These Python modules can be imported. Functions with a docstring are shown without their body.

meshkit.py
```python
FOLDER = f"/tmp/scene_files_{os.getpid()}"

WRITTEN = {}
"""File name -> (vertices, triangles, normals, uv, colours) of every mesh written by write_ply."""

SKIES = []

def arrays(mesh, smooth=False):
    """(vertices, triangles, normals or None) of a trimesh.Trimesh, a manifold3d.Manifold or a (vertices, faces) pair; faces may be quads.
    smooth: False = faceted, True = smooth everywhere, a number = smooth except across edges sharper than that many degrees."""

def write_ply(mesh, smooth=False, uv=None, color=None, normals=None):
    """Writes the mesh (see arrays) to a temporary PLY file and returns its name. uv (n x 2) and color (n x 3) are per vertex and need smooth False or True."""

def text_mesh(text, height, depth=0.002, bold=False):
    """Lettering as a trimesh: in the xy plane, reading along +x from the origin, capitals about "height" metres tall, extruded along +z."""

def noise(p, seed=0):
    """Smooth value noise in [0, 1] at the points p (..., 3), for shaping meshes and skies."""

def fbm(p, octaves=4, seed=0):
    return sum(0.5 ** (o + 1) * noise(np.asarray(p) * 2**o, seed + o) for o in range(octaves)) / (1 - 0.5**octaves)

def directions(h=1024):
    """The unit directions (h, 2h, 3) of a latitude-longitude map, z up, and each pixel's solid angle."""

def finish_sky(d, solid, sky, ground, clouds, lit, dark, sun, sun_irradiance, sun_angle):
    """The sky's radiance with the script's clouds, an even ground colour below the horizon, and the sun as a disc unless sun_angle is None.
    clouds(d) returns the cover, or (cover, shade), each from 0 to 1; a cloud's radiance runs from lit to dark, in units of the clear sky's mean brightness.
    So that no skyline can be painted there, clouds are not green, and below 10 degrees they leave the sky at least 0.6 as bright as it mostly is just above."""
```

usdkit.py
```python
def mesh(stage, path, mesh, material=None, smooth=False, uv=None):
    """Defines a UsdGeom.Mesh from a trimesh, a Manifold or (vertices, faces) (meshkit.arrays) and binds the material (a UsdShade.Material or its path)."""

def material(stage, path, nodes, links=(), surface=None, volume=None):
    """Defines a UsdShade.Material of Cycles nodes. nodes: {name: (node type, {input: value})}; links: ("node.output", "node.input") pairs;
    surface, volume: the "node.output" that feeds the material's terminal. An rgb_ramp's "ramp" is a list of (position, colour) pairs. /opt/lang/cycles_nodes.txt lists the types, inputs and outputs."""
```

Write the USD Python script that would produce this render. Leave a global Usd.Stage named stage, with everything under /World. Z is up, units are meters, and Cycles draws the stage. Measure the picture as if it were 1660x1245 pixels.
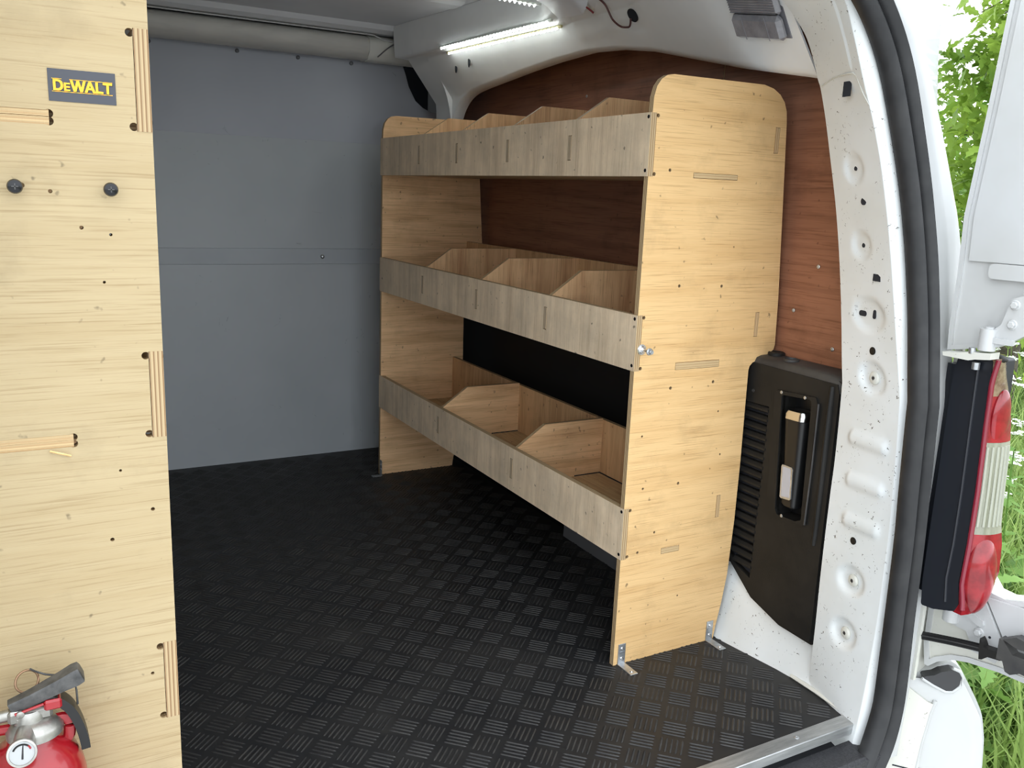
import math, random
import numpy as np, trimesh
import manifold3d as m3
from shapely.geometry import Polygon, Point, box as sbox
from shapely.ops import unary_union
from pxr import Usd, UsdGeom, UsdLux, UsdShade, Gf, Sdf, Vt
import usdkit, meshkit

random.seed(7)
rng = np.random.default_rng(7)
stage = Usd.Stage.CreateInMemory()
UsdGeom.SetStageUpAxis(stage, UsdGeom.Tokens.z)
UsdGeom.SetStageMetersPerUnit(stage, 1.0)
UsdGeom.Xform.Define(stage, '/World')
UsdGeom.Scope.Define(stage, '/World/Looks')

# ------------------------------------------------------------ camera, sky, exposure
EXPOSURE = 0.0
SKY = 1.0
cam = UsdGeom.Camera.Define(stage, '/World/camera')
R = (0.87427607, -0.48389012, 0.03862255); U = (0.06980386, 0.20405767, 0.97646704)
W = (0.48038399, 0.85100577, -0.21218013); C = (-0.96795144, -1.26450312, 0.90386695)
cam.AddTransformOp().Set(Gf.Matrix4d(*R, 0, *U, 0, -W[0], -W[1], -W[2], 0, *C, 1))
cam.CreateHorizontalApertureAttr(36.0)
cam.CreateVerticalApertureAttr(27.0)
cam.CreateFocalLengthAttr(36.0 * 1421.61 / 1660)
cam.CreateClippingRangeAttr(Gf.Vec2f(0.02, 500))
cam.CreateExposureAttr(EXPOSURE)
dome = UsdLux.DomeLight.Define(stage, '/World/sky')
dome.CreateIntensityAttr(SKY)
dome.CreateColorAttr(Gf.Vec3f(0.92, 0.98, 1.04))

# ------------------------------------------------------------ materials
def lin(r, g, b):
    f = lambda c: (c / 255 / 12.92) if c / 255 <= .04045 else ((c / 255 + .055) / 1.055) ** 2.4
    return (f(r), f(g), f(b))
def mat(name, nodes, links, surface='p.BSDF'):
    return usdkit.material(stage, '/World/Looks/' + name, nodes, links, surface=surface)
def plain(name, col, rough=.5, metal=0, bump=0, bscale=200, **kw):
    nodes = {'p': ('principled_bsdf', dict(base_color=col, roughness=rough, metallic=metal, **kw))}
    links = []
    if bump:
        nodes.update(g=('geometry', {}), n=('noise_texture', dict(scale=bscale, detail=3)), b=('bump', dict(strength=bump, distance=.002)))
        links += [('g.position', 'n.vector'), ('n.fac', 'b.height'), ('b.normal', 'p.normal')]
    return mat(name, nodes, links)
def mottled(name, a, b, scale=8, rough=.5, lo=.35, hi=.65, stretch=(1, 1, 1), bump=0, bscale=150, **kw):
    nodes = {'g': ('geometry', {}), 'mp': ('mapping', dict(scale=stretch)), 'n': ('noise_texture', dict(scale=scale, detail=6, roughness=.6)),
             'r': ('rgb_ramp', dict(ramp=[(lo, a), (hi, b)])), 'p': ('principled_bsdf', dict(roughness=rough, **kw))}
    links = [('g.position', 'mp.vector'), ('mp.vector', 'n.vector'), ('n.fac', 'r.fac'), ('r.color', 'p.base_color')]
    if bump:
        nodes.update(nb=('noise_texture', dict(scale=bscale, detail=3)), b=('bump', dict(strength=bump, distance=.002)))
        links += [('g.position', 'nb.vector'), ('nb.fac', 'b.height'), ('b.normal', 'p.normal')]
    return mat(name, nodes, links)

def ply(name, light, dark, grain, face, stripe=.0026, el=(.50, .37, .21), ed=(.24, .145, .07), dirt=.75, dirt_at=(.52, .74), speck=.45, lines=.72, seed=0, rough=.6, dirtcol=None, linefreq=1.0):
    """plywood: grain along one axis, layered stripes on every face that does not look along the face axis"""
    ax = 'xyz'
    s1 = [34, 34, 34]; s1[ax.index(grain)] = 2.4
    s2 = [430 * linefreq] * 3; s2[ax.index(grain)] = 9
    d3 = tuple(dirtcol) if dirtcol else (dirt, dirt, dirt)
    nodes = {
        'g': ('geometry', {}),
        'm1': ('mapping', dict(scale=s1, location=(seed, seed * 1.7, seed * .6))), 'n1': ('noise_texture', dict(scale=1, detail=7, roughness=.62, distortion=.5)),
        'r1': ('rgb_ramp', dict(ramp=[(.28, dark), (.56, light), (.8, tuple(min(1, c * 1.07) for c in light))])),
        'm2': ('mapping', dict(scale=s2, location=(seed, 0, seed))), 'n2': ('noise_texture', dict(scale=1, detail=3, roughness=.55, distortion=.2)),
        'r2': ('rgb_ramp', dict(ramp=[(.30, (lines, lines * .95, lines * .88)), (.47, (1, 1, 1))])), 'x1': ('mix', dict(mix_type='multiply', fac=1.0)),
        'm3': ('mapping', dict(location=(seed * 3, 1, 2))), 'n3': ('noise_texture', dict(scale=9, detail=6, roughness=.65)),
        'r3': ('rgb_ramp', dict(ramp=[(dirt_at[0], (1, 1, 1)), (dirt_at[1], d3)])), 'x2': ('mix', dict(mix_type='multiply', fac=1.0)),
        'n4': ('noise_texture', dict(scale=75, detail=2, roughness=.4)), 'r4': ('rgb_ramp', dict(ramp=[(.70, (1, 1, 1)), (.77, (speck, speck, speck))])), 'x3': ('mix', dict(mix_type='multiply', fac=1.0)),
        'sp': ('separate_xyz', {}), 'sn': ('separate_xyz', {}), 'ab': ('math', dict(math_type='absolute')), 'lt': ('math', dict(math_type='less_than', value2=.5)),
        'dv': ('math', dict(math_type='multiply', value2=1 / (2 * stripe))), 'fr': ('math', dict(math_type='fraction')),
        're': ('rgb_ramp', dict(ramp=[(0, tuple(c * .8 for c in el)), (.30, el), (.46, tuple(c * .92 for c in el)), (.54, ed), (.80, tuple(c * 1.15 for c in ed)), (.90, tuple(c * .8 for c in el)), (1, tuple(c * .8 for c in el))])),
        'x4': ('mix', dict(mix_type='mix')), 'bp': ('bump', dict(strength=.25, distance=.001)), 'p': ('principled_bsdf', dict(roughness=rough, specular_ior_level=.35)),
    }
    links = [('g.position', 'm1.vector'), ('m1.vector', 'n1.vector'), ('n1.fac', 'r1.fac'), ('g.position', 'm2.vector'), ('m2.vector', 'n2.vector'), ('n2.fac', 'r2.fac'),
             ('r1.color', 'x1.color1'), ('r2.color', 'x1.color2'), ('g.position', 'm3.vector'), ('m3.vector', 'n3.vector'), ('n3.fac', 'r3.fac'), ('x1.color', 'x2.color1'), ('r3.color', 'x2.color2'),
             ('g.position', 'n4.vector'), ('n4.fac', 'r4.fac'), ('x2.color', 'x3.color1'), ('r4.color', 'x3.color2'),
             ('g.position', 'sp.vector'), ('g.true_normal', 'sn.vector'), ('sn.' + face, 'ab.value1'), ('ab.value', 'lt.value1'), ('sp.' + face, 'dv.value1'), ('dv.value', 'fr.value1'), ('fr.value', 're.fac'),
             ('lt.value', 'x4.fac'), ('x3.color', 'x4.color1'), ('re.color', 'x4.color2'), ('x4.color', 'p.base_color'), ('n2.fac', 'bp.height'), ('bp.normal', 'p.normal')]
    return mat(name, nodes, links)

PLY_LEFT = ply('pale_birch_plywood', (.445, .347, .20), (.405, .305, .165), 'x', 'y', stripe=.0026, dirt=.82, speck=.5, lines=.80, seed=1, dirt_at=(.56, .8))
PLY_END = ply('honey_birch_plywood', lin(220, 183, 130), lin(206, 166, 112), 'x', 'y', stripe=.0022, dirt=.8, speck=.45, lines=.74, seed=4)
PLY_FASCIA = ply('grubby_plywood_front', lin(232, 210, 180), lin(208, 184, 154), 'z', 'x', stripe=.0022, dirtcol=(.72, .73, .74), dirt_at=(.40, .72), speck=.38, lines=.8, seed=9)
PLY_DIV = ply('warm_plywood_divider', lin(222, 182, 138), lin(186, 140, 100), 'z', 'y', stripe=.0022, dirt=.82, speck=.5, lines=.72, seed=13)
PLY_DIVX = ply('warm_plywood_low_divider', lin(234, 194, 148), lin(204, 160, 116), 'x', 'y', stripe=.0022, dirt=.82, speck=.5, lines=.74, seed=15)
PLY_BACK = ply('plywood_back_board', lin(214, 176, 132), lin(180, 138, 98), 'z', 'x', stripe=.0022, dirt=.78, speck=.45, lines=.76, seed=21)
PLY_SHELF = ply('plywood_shelf_board', lin(196, 168, 126), lin(160, 128, 90), 'y', 'z', stripe=.0022, dirt=.7, speck=.4, lines=.76, seed=25)
PLY_TENON_Y = ply('plywood_tenon_fascia', lin(220, 190, 150), lin(180, 146, 108), 'z', 'y', stripe=.0028, seed=41, speck=.6, el=(.50, .40, .28), ed=(.30, .22, .14))
PLY_TENON_X = ply('plywood_tenon_upright_panel', lin(230, 192, 136), lin(196, 146, 92), 'z', 'x', stripe=.0024, seed=43, speck=.6, el=(.58, .41, .22), ed=(.38, .23, .11))
PLY_TENON_Z = ply('plywood_tenon_upright', lin(238, 196, 136), lin(196, 146, 92), 'z', 'z', stripe=.0024, seed=31, speck=.6, el=(.58, .42, .225), ed=(.42, .28, .14))
LINING = ply('red_brown_plywood_lining', lin(146, 98, 74), lin(118, 76, 56), 'y', 'x', stripe=.002, dirt=.72, speck=.6, lines=.70, seed=33, rough=.42, linefreq=.7)
GREY = mottled('grey_painted_board', lin(162, 168, 174), lin(172, 177, 182), scale=5, rough=.45, bump=.04, bscale=400, lo=.3, hi=.7)
def grey_marks(name, a, b, markscale, seed):
    nodes = {'g': ('geometry', {}), 'm': ('mapping', dict(location=(seed, seed, seed))), 'n': ('noise_texture', dict(scale=4, detail=4)), 'r': ('rgb_ramp', dict(ramp=[(.3, a), (.7, b)])),
             'n2': ('noise_texture', dict(scale=markscale, detail=5, roughness=.7, distortion=1.2)), 'r2': ('rgb_ramp', dict(ramp=[(.66, (1, 1, 1)), (.74, (.62, .62, .63))])),
             'x': ('mix', dict(mix_type='multiply', fac=1.0)), 'p': ('principled_bsdf', dict(roughness=.42))}
    return mat(name, nodes, [('g.position', 'm.vector'), ('m.vector', 'n.vector'), ('n.fac', 'r.fac'), ('m.vector', 'n2.vector'), ('n2.fac', 'r2.fac'), ('r.color', 'x.color1'), ('r2.color', 'x.color2'), ('x.color', 'p.base_color')])
GREY_UP = grey_marks('grey_painted_board_marked', lin(164, 168, 178), lin(172, 176, 185), 11, 2)
GREY_LOW = grey_marks('grey_painted_board_scuffed', lin(166, 172, 176), lin(174, 179, 183), 23, 5)

def paint(name, base, chip=.2, chips=True, rough=.3, mask=(.44, .54), th=(.645, .67), scale=150):
    nodes = {'g': ('geometry', {}), 'n': ('noise_texture', dict(scale=scale, detail=4, roughness=.6, distortion=.8)), 'r': ('rgb_ramp', dict(ramp=[(th[0], (0, 0, 0)), (th[1], (1, 1, 1))])),
             'k': ('noise_texture', dict(scale=16, detail=3)), 'rk': ('rgb_ramp', dict(ramp=[(mask[0], (0, 0, 0)), (mask[1], (1, 1, 1))])), 'ml': ('math', dict(math_type='multiply')),
             'd': ('noise_texture', dict(scale=6, detail=4)), 'rd': ('rgb_ramp', dict(ramp=[(.4, base), (.75, tuple(c * f for c, f in zip(base, (.90, .89, .86))))])),
             'x': ('mix', dict(mix_type='mix', color2=(chip, chip * .92, chip * .8))), 'p': ('principled_bsdf', dict(roughness=rough, coat_weight=.15))}
    return mat(name, nodes, [('g.position', 'n.vector'), ('n.fac', 'r.fac'), ('g.position', 'k.vector'), ('k.fac', 'rk.fac'), ('r.color', 'ml.value1'), ('rk.color', 'ml.value2'),
                             ('g.position', 'd.vector'), ('d.fac', 'rd.fac'), ('rd.color', 'x.color1'), ('ml.value', 'x.fac'), ('x.color', 'p.base_color')])
WHITE_CHIP = paint('white_paint_chipped', (.71, .735, .74), chip=.10)
WHITE = paint('white_body_paint', (.52, .53, .535), chip=.35, th=(.74, .77))
WHITE_DIRTY = paint('white_paint_dirty', (.62, .62, .57), chip=.25, th=(.66, .72))
RAILPAINT = mottled('grey_white_inner_paint', (.74, .755, .76), (.80, .81, .81), scale=7, rough=.4)
ROOF = mottled('roof_skin_paint', (.60, .61, .64), (.68, .69, .72), scale=3, rough=.45)
BEAM = mottled('taupe_header_board', (.50, .49, .465), (.60, .585, .55), scale=6, rough=.55, stretch=(1, 5, 5))
BEAM_METAL = mottled('pale_header_metal', (.62, .62, .58), (.70, .70, .66), scale=6, rough=.45)
DARK = plain('dark_cavity', (.012, .014, .02), .8)
BOLTGREY = plain('grey_bolt', (.11, .115, .125), .45)
CABGREY = plain('dark_cab_plastic', (.03, .036, .05), .6)
BLACKWALL = plain('black_side_wall', (.006, .006, .007), .7)
RUBBER = None
nodes = {'g': ('geometry', {}), 'n': ('noise_texture', dict(scale=5, detail=8, roughness=.68)), 'r': ('rgb_ramp', dict(ramp=[(.42, (.010, .0105, .012)), (.60, (.017, .0165, .016)), (.82, (.045, .042, .037))])),
         'n2': ('noise_texture', dict(scale=70, detail=4, roughness=.7)), 'r2': ('rgb_ramp', dict(ramp=[(.67, (0, 0, 0)), (.80, (.07, .066, .058))])), 'x': ('mix', dict(mix_type='add', fac=1.0)),
         'rr': ('rgb_ramp', dict(ramp=[(.35, (.46, .46, .46)), (.7, (.66, .66, .66))])), 'b': ('bump', dict(strength=.12, distance=.001)), 'p': ('principled_bsdf', dict(specular_ior_level=.5))}
RUBBER = mat('black_rubber_mat', nodes, [('g.position', 'n.vector'), ('n.fac', 'r.fac'), ('g.position', 'n2.vector'), ('n2.fac', 'r2.fac'), ('r.color', 'x.color1'), ('r2.color', 'x.color2'), ('x.color', 'p.base_color'), ('n.fac', 'rr.fac'), ('rr.color', 'p.roughness'), ('n2.fac', 'b.height'), ('b.normal', 'p.normal')])
TREAD = mottled('worn_rubber_tread', (.015, .015, .016), (.046, .0445, .042), scale=26, rough=.5, lo=.32, hi=.72)
SEAL = mottled('black_door_rubber', (.012, .0125, .014), (.024, .024, .025), scale=25, rough=.48)
PLASTIC = mottled('black_grained_plastic', (.008, .0078, .0072), (.015, .0138, .0122), scale=14, rough=.55, bump=.12, bscale=900, specular_ior_level=.3)
PLASTIC_DUSTY = mottled('dusty_dark_plastic', (.022, .022, .024), (.05, .048, .045), scale=18, rough=.55)
STEP = mottled('textured_black_step', (.012, .012, .014), (.05, .05, .055), scale=420, rough=.5, bump=.6, bscale=700)
ZINC = mottled('zinc_plated_steel', (.42, .44, .46), (.62, .64, .66), scale=60, rough=.35, metallic=.85)
CHROME = plain('bright_metal', (.7, .7, .7), .22, 1.0)
ALU = mottled('brushed_aluminium', (.36, .37, .37), (.56, .57, .57), scale=30, rough=.42, stretch=(.4, 3, 3), metallic=.75)
ALLOY = mottled('cast_alloy', (.30, .29, .265), (.44, .43, .40), scale=60, rough=.35, metallic=.8)
BLACKSCREW = plain('black_screw_metal', (.012, .012, .014), .25, .3)
RED = mottled('red_gloss_paint', (.27, .006, .011), (.34, .01, .016), scale=10, rough=.28, coat_weight=.4)
LEVER = mottled('worn_grey_lever', (.03, .03, .03), (.085, .083, .08), scale=70, rough=.5)
BLACKPAINT = plain('satin_black_paint', (.007, .007, .0075), .4)
DIAL = plain('white_dial', (.36, .37, .37), .3, coat_weight=.6)
STICK = plain('charcoal_sticker', lin(62, 64, 72), .4)
YELLOW = plain('sticker_yellow', lin(250, 180, 40), .45)
SHADOWINK = plain('sticker_dark_ink', lin(32, 32, 34), .45)
LED = mat('led_light', {'e': ('emission', dict(color=(.93, 1.0, .97), strength=27.0))}, [], 'e.emission')
LEDGEL = plain('led_silicone', (.72, .76, .70), .2, coat_weight=.5)
LEDTAPE = plain('yellowed_tape', (.55, .5, .25), .4)
LENSGREY = mottled('smoky_lamp_lens', (.15, .15, .17), (.25, .25, .27), scale=25, rough=.15, coat_weight=.6)
LAMPDARK = plain('lamp_grey_housing', (.17, .17, .19), .4)
REDLENS = mottled('red_lamp_lens', (.17, .005, .009), (.30, .012, .018), scale=40, rough=.2, coat_weight=.35, stretch=(1, 1, 1))
REDDARK = plain('dark_red_lens_rim', (.20, .012, .028), .18, coat_weight=.6)
CLEARLENS = mottled('clear_ribbed_lens', (.20, .205, .15), (.34, .34, .27), scale=18, rough=.1, coat_weight=.6, stretch=(3, 3, .5))
AMBERLENS = mottled('amber_grey_lens', (.12, .06, .035), (.28, .21, .13), scale=60, rough=.12, coat_weight=.8)
REDWIRE = plain('red_wire', (.22, .03, .035), .4)
BROWNWIRE = plain('brown_wire', (.09, .03, .03), .4)
GREYWIRE = plain('pale_grey_wire', (.55, .56, .56), .4)
GROUND = mottled('earth_and_turf', (.07, .10, .025), (.16, .13, .07), scale=3, rough=.9)
TARMAC = mottled('pale_gravel', (.48, .475, .46), (.60, .595, .58), scale=9, rough=.9)
BARK = mottled('tree_bark', (.06, .05, .035), (.14, .12, .09), scale=30, rough=.9)
def leafmat(name, a, b, tr=.45, scale=2.5):
    nodes = {'g': ('geometry', {}), 'n': ('noise_texture', dict(scale=scale, detail=4)), 'ri': ('math', dict(math_type='multiply_add', value2=.5)), 'r': ('rgb_ramp', dict(ramp=[(.3, a), (.75, b)])),
             'ad': ('math', dict(math_type='multiply_add', value2=.55)), 'd': ('principled_bsdf', dict(roughness=.5, specular_ior_level=.3)), 't': ('translucent_bsdf', {}), 'x': ('mix_closure', dict(fac=tr))}
    return mat(name, nodes, [('g.position', 'n.vector'), ('g.random_per_island', 'ad.value1'), ('n.fac', 'ad.value3'), ('ad.value', 'r.fac'), ('r.color', 'd.base_color'), ('r.color', 't.color'), ('d.BSDF', 'x.closure1'), ('t.BSDF', 'x.closure2')], 'x.closure')
LEAF_TREE = leafmat('oak_leaf', (.10, .20, .025), (.42, .58, .10))
LEAF_TREE2 = leafmat('oak_leaf_shade', (.06, .14, .02), (.25, .42, .07))
LEAF_NETTLE = leafmat('nettle_leaf', (.10, .22, .04), (.30, .48, .12), .35)
GRASS = leafmat('grass_blade', (.06, .15, .02), (.50, .64, .20), .35)
PETAL = plain('white_petal', (.82, .84, .78), .6)

# ------------------------------------------------------------ object helpers
used, origin = {}, {}
def numbered(parent, name):
    k = parent + '/' + name; n = used.get(k, 0); used[k] = n + 1
    return k if n == 0 else f'{k}_{n:03d}'
def data(prim, label=None, cat=None, group=None, kind=None):
    for k, v in (('label', label), ('category', cat), ('group', group), ('kind', kind)):
        if v: prim.SetCustomDataByKey(k, v)
def thing(name, label=None, cat=None, loc=(0, 0, 0), group=None, kind=None):
    path = numbered('/World', name); x = UsdGeom.Xform.Define(stage, path)
    x.AddTranslateOp().Set(Gf.Vec3d(*map(float, loc))); data(x.GetPrim(), label, cat, group, kind); origin[path] = np.array(loc, float)
    return path
def obj(name, mesh, m, parent='/World', smooth=False, label=None, cat=None, group=None, kind=None):
    path = numbered(parent, name)
    v, f, n = meshkit.arrays(mesh, smooth)
    o = origin.get(parent, np.zeros(3)); origin[path] = o
    g = UsdGeom.Mesh.Define(stage, path)
    g.CreatePointsAttr(Vt.Vec3fArray.FromNumpy((v - o).astype(np.float32)))
    g.CreateFaceVertexCountsAttr(Vt.IntArray.FromNumpy(np.full(len(f), 3, np.int32)))
    g.CreateFaceVertexIndicesAttr(Vt.IntArray.FromNumpy(f.astype(np.int32).ravel()))
    g.CreateSubdivisionSchemeAttr('none')
    if n is not None:
        g.CreateNormalsAttr(Vt.Vec3fArray.FromNumpy(n.astype(np.float32))); g.SetNormalsInterpolation('vertex')
    UsdShade.MaterialBindingAPI.Apply(g.GetPrim()).Bind(m)
    data(g.GetPrim(), label, cat, group, kind)
    return path
def copy(path, name, loc, rot=0, scale=1, label=None, cat=None, group=None):
    p = numbered('/World', name); x = UsdGeom.Xform.Define(stage, p)
    x.AddTranslateOp().Set(Gf.Vec3d(*map(float, loc))); x.AddRotateZOp().Set(float(rot)); x.AddScaleOp().Set(Gf.Vec3f(scale, scale, scale))
    x.GetPrim().GetReferences().AddInternalReference(path); x.GetPrim().SetInstanceable(True)
    data(x.GetPrim(), label, cat, group)
    return p
# ------------------------------------------------------------ shape helpers
sig = lambda a: 1 / (1 + math.exp(-max(-60, min(60, a))))
cat = trimesh.util.concatenate
def bx(x0, x1, y0, y1, z0, z1):
    m = trimesh.creation.box([abs(x1 - x0), abs(y1 - y0), abs(z1 - z0)]); m.apply_translation([(x0 + x1) / 2, (y0 + y1) / 2, (z0 + z1) / 2]); return m
def cbox(x0, x1, y0, y1, z0, z1, c=.001):
    """box with chamfered edges"""
    pts = []
    for sx in (0, 1):
        for sy in (0, 1):
            for sz in (0, 1):
                p = np.array([(x0, x1)[sx], (y0, y1)[sy], (z0, z1)[sz]], float); d = np.array([1 - 2 * sx, 1 - 2 * sy, 1 - 2 * sz]) * c
                for k in range(3):
                    q = p + d; q[k] = p[k]; pts.append(q)
    return trimesh.convex.convex_hull(np.array(pts))
def ext(poly, d):
    ps = [poly] if poly.geom_type == 'Polygon' else list(poly.geoms)
    return cat([trimesh.creation.extrude_polygon(p, d, engine='earcut') for p in ps if p.area > 1e-9])
def slab(poly, plane, a, b):
    """polygon given in the two other axes (x: (y,z), y: (x,z), z: (x,y)), between a and b along the plane's axis"""
    m = ext(poly, b - a); v = m.vertices.copy()
    if plane == 'z': m.vertices = np.c_[v[:, 0], v[:, 1], v[:, 2] + a]
    elif plane == 'y': m.vertices = np.c_[v[:, 0], v[:, 2] + a, v[:, 1]]
    else: m.vertices = np.c_[v[:, 2] + a, v[:, 0], v[:, 1]]
    if plane == 'y': m.invert()
    return m
def frame_axis(d):
    d = np.asarray(d, float); d = d / np.linalg.norm(d); a = np.cross(d, [0, 0, 1.0] if abs(d[2]) < .9 else [1.0, 0, 0]); a /= np.linalg.norm(a); return d, a, np.cross(d, a)
def cyl(p, q, r, r2=None, n=20):
    p, q = np.asarray(p, float), np.asarray(q, float); d, a, b = frame_axis(q - p); t = np.arange(n) * 2 * np.pi / n; r2 = r if r2 is None else r2
    ring = np.cos(t)[:, None] * a + np.sin(t)[:, None] * b
    return trimesh.convex.convex_hull(np.vstack([p + ring * r, q + ring * r2]))
def disc_lathe(p, d, prof, n=24):
    """lathe: prof = [(radius, height)] about the axis from p along d"""
    d, a, b = frame_axis(d); p = np.asarray(p, float); t = np.arange(n) * 2 * np.pi / n; ring = np.cos(t)[:, None] * a + np.sin(t)[:, None] * b
    v = np.vstack([p + ring * r + d * h for r, h in prof]); k = len(prof); f = []
    for i in range(k - 1):
        for j in range(n):
            q = (i * n + j, i * n + (j + 1) % n, (i + 1) * n + (j + 1) % n, (i + 1) * n + j); f += [q[:3], (q[0], q[2], q[3])]
    v = np.vstack([v, p + d * prof[0][1], p + d * prof[-1][1]]); c0, c1 = k * n, k * n + 1
    for j in range(n):
        f += [(c0, (j + 1) % n, j), (c1, (k - 1) * n + j, (k - 1) * n + (j + 1) % n)]
    m = trimesh.Trimesh(v, np.array(f), process=False); m.fix_normals(); return m
def tube(pts, r, n=8, rb=None):
    """swept round (or elliptic) tube through pts"""
    p = np.asarray(pts, float); t = np.gradient(p, axis=0); t /= np.linalg.norm(t, axis=1, keepdims=True)
    up = np.array([0, 0, 1.0]) if abs(t[:, 2]).mean() < .8 else np.array([0, 1.0, 0]); a = np.cross(t, up); a /= np.linalg.norm(a, axis=1, keepdims=True); b = np.cross(t, a)
    r = np.broadcast_to(r, (len(p),)); rb = r if rb is None else np.broadcast_to(rb, (len(p),)); an = np.arange(n) * 2 * np.pi / n
    v = p[:, None] + r[:, None, None] * np.cos(an)[None, :, None] * a[:, None] + rb[:, None, None] * np.sin(an)[None, :, None] * b[:, None]
    return loft(v)
def loft(rings, closed=True, caps=True):
    v = np.asarray(rings, float); k, n = v.shape[:2]; f = []
    for i in range(k - 1):
        for j in range(n if closed else n - 1):
            q = (i * n + j, i * n + (j + 1) % n, (i + 1) * n + (j + 1) % n, (i + 1) * n + j); f += [q[:3], (q[0], q[2], q[3])]
    V = v.reshape(-1, 3)
    if closed and caps:
        V = np.vstack([V, v[0].mean(0), v[-1].mean(0)]); c0 = k * n
        for j in range(n): f += [(c0, (j + 1) % n, j), (c0 + 1, (k - 1) * n + j, (k - 1) * n + (j + 1) % n)]
    m = trimesh.Trimesh(V, np.array(f), process=False)
    if closed: m.fix_normals()
    return m
def mirrored(m):
    """the same shape on the van's left side"""
    m = m.copy(); v = m.vertices.copy(); v[:, 0] = -.84 - v[:, 0]; m.vertices = v; m.invert(); return m
def sheet(grid, thick, direction):
    """open grid of points made a closed sheet: a second layer at thick along direction (vector or per-vertex)"""
    g = np.asarray(grid, float); k, n = g.shape[:2]; d = np.broadcast_to(np.asarray(direction, float) * thick, g.shape)
    V = np.vstack([g.reshape(-1, 3), (g + d).reshape(-1, 3)]); o = k * n; f = []
    for i in range(k - 1):
        for j in range(n - 1):
            a, b, c, e = i * n + j, i * n + j + 1, (i + 1) * n + j + 1, (i + 1) * n + j
            f += [(a, b, c), (a, c, e), (o + a, o + c, o + b), (o + a, o + e, o + c)]
    rim = [j for j in range(n)] + [i * n + n - 1 for i in range(1, k)] + [(k - 1) * n + j for j in range(n - 2, -1, -1)] + [i * n for i in range(k - 2, 0, -1)]
    for a, b in zip(rim, rim[1:] + rim[:1]): f += [(a, o + a, b), (b, o + a, o + b)]
    m = trimesh.Trimesh(V, np.array(f), process=False); m.fix_normals(); return m
def ell(c, r, sub=3):
    m = trimesh.creation.icosphere(sub); m.vertices = m.vertices * np.asarray(r) + np.asarray(c); return m
def tor(c, ax, R_, r, a0=0, a1=2 * np.pi, n=28, k=8):
    d, a, b = frame_axis(ax); t = np.linspace(a0, a1, n); return tube(np.asarray(c) + R_ * (np.cos(t)[:, None] * a + np.sin(t)[:, None] * b), r, k)
def smooth_line(pts, n=40):
    from scipy.interpolate import PchipInterpolator
    p = np.asarray(pts, float); s = np.r_[0, np.cumsum(np.linalg.norm(np.diff(p, axis=0), axis=1))]
    return PchipInterpolator(s, p, axis=0)(np.linspace(0, s[-1], n))
def screwhead(p, d, r, h=.0015):
    return disc_lathe(p, d, [(r, 0), (r, h * .4), (r * .7, h), (r * .35, h), (r * .3, h * .5)], 14)
def hexbolt(p, d, r, h):
    d_, a, b = frame_axis(d); p = np.asarray(p, float); t = np.arange(6) * np.pi / 3; ring = np.cos(t)[:, None] * a + np.sin(t)[:, None] * b
    head = trimesh.convex.convex_hull(np.vstack([p + d_ * h * .25 + ring * r * .72, p + d_ * h * .85 + ring * r * .72, p + d_ * h + ring * r * .58]))
    return cat([disc_lathe(p, d, [(r, 0), (r, h * .15), (r * .85, h * .3)], 20), head])

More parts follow.
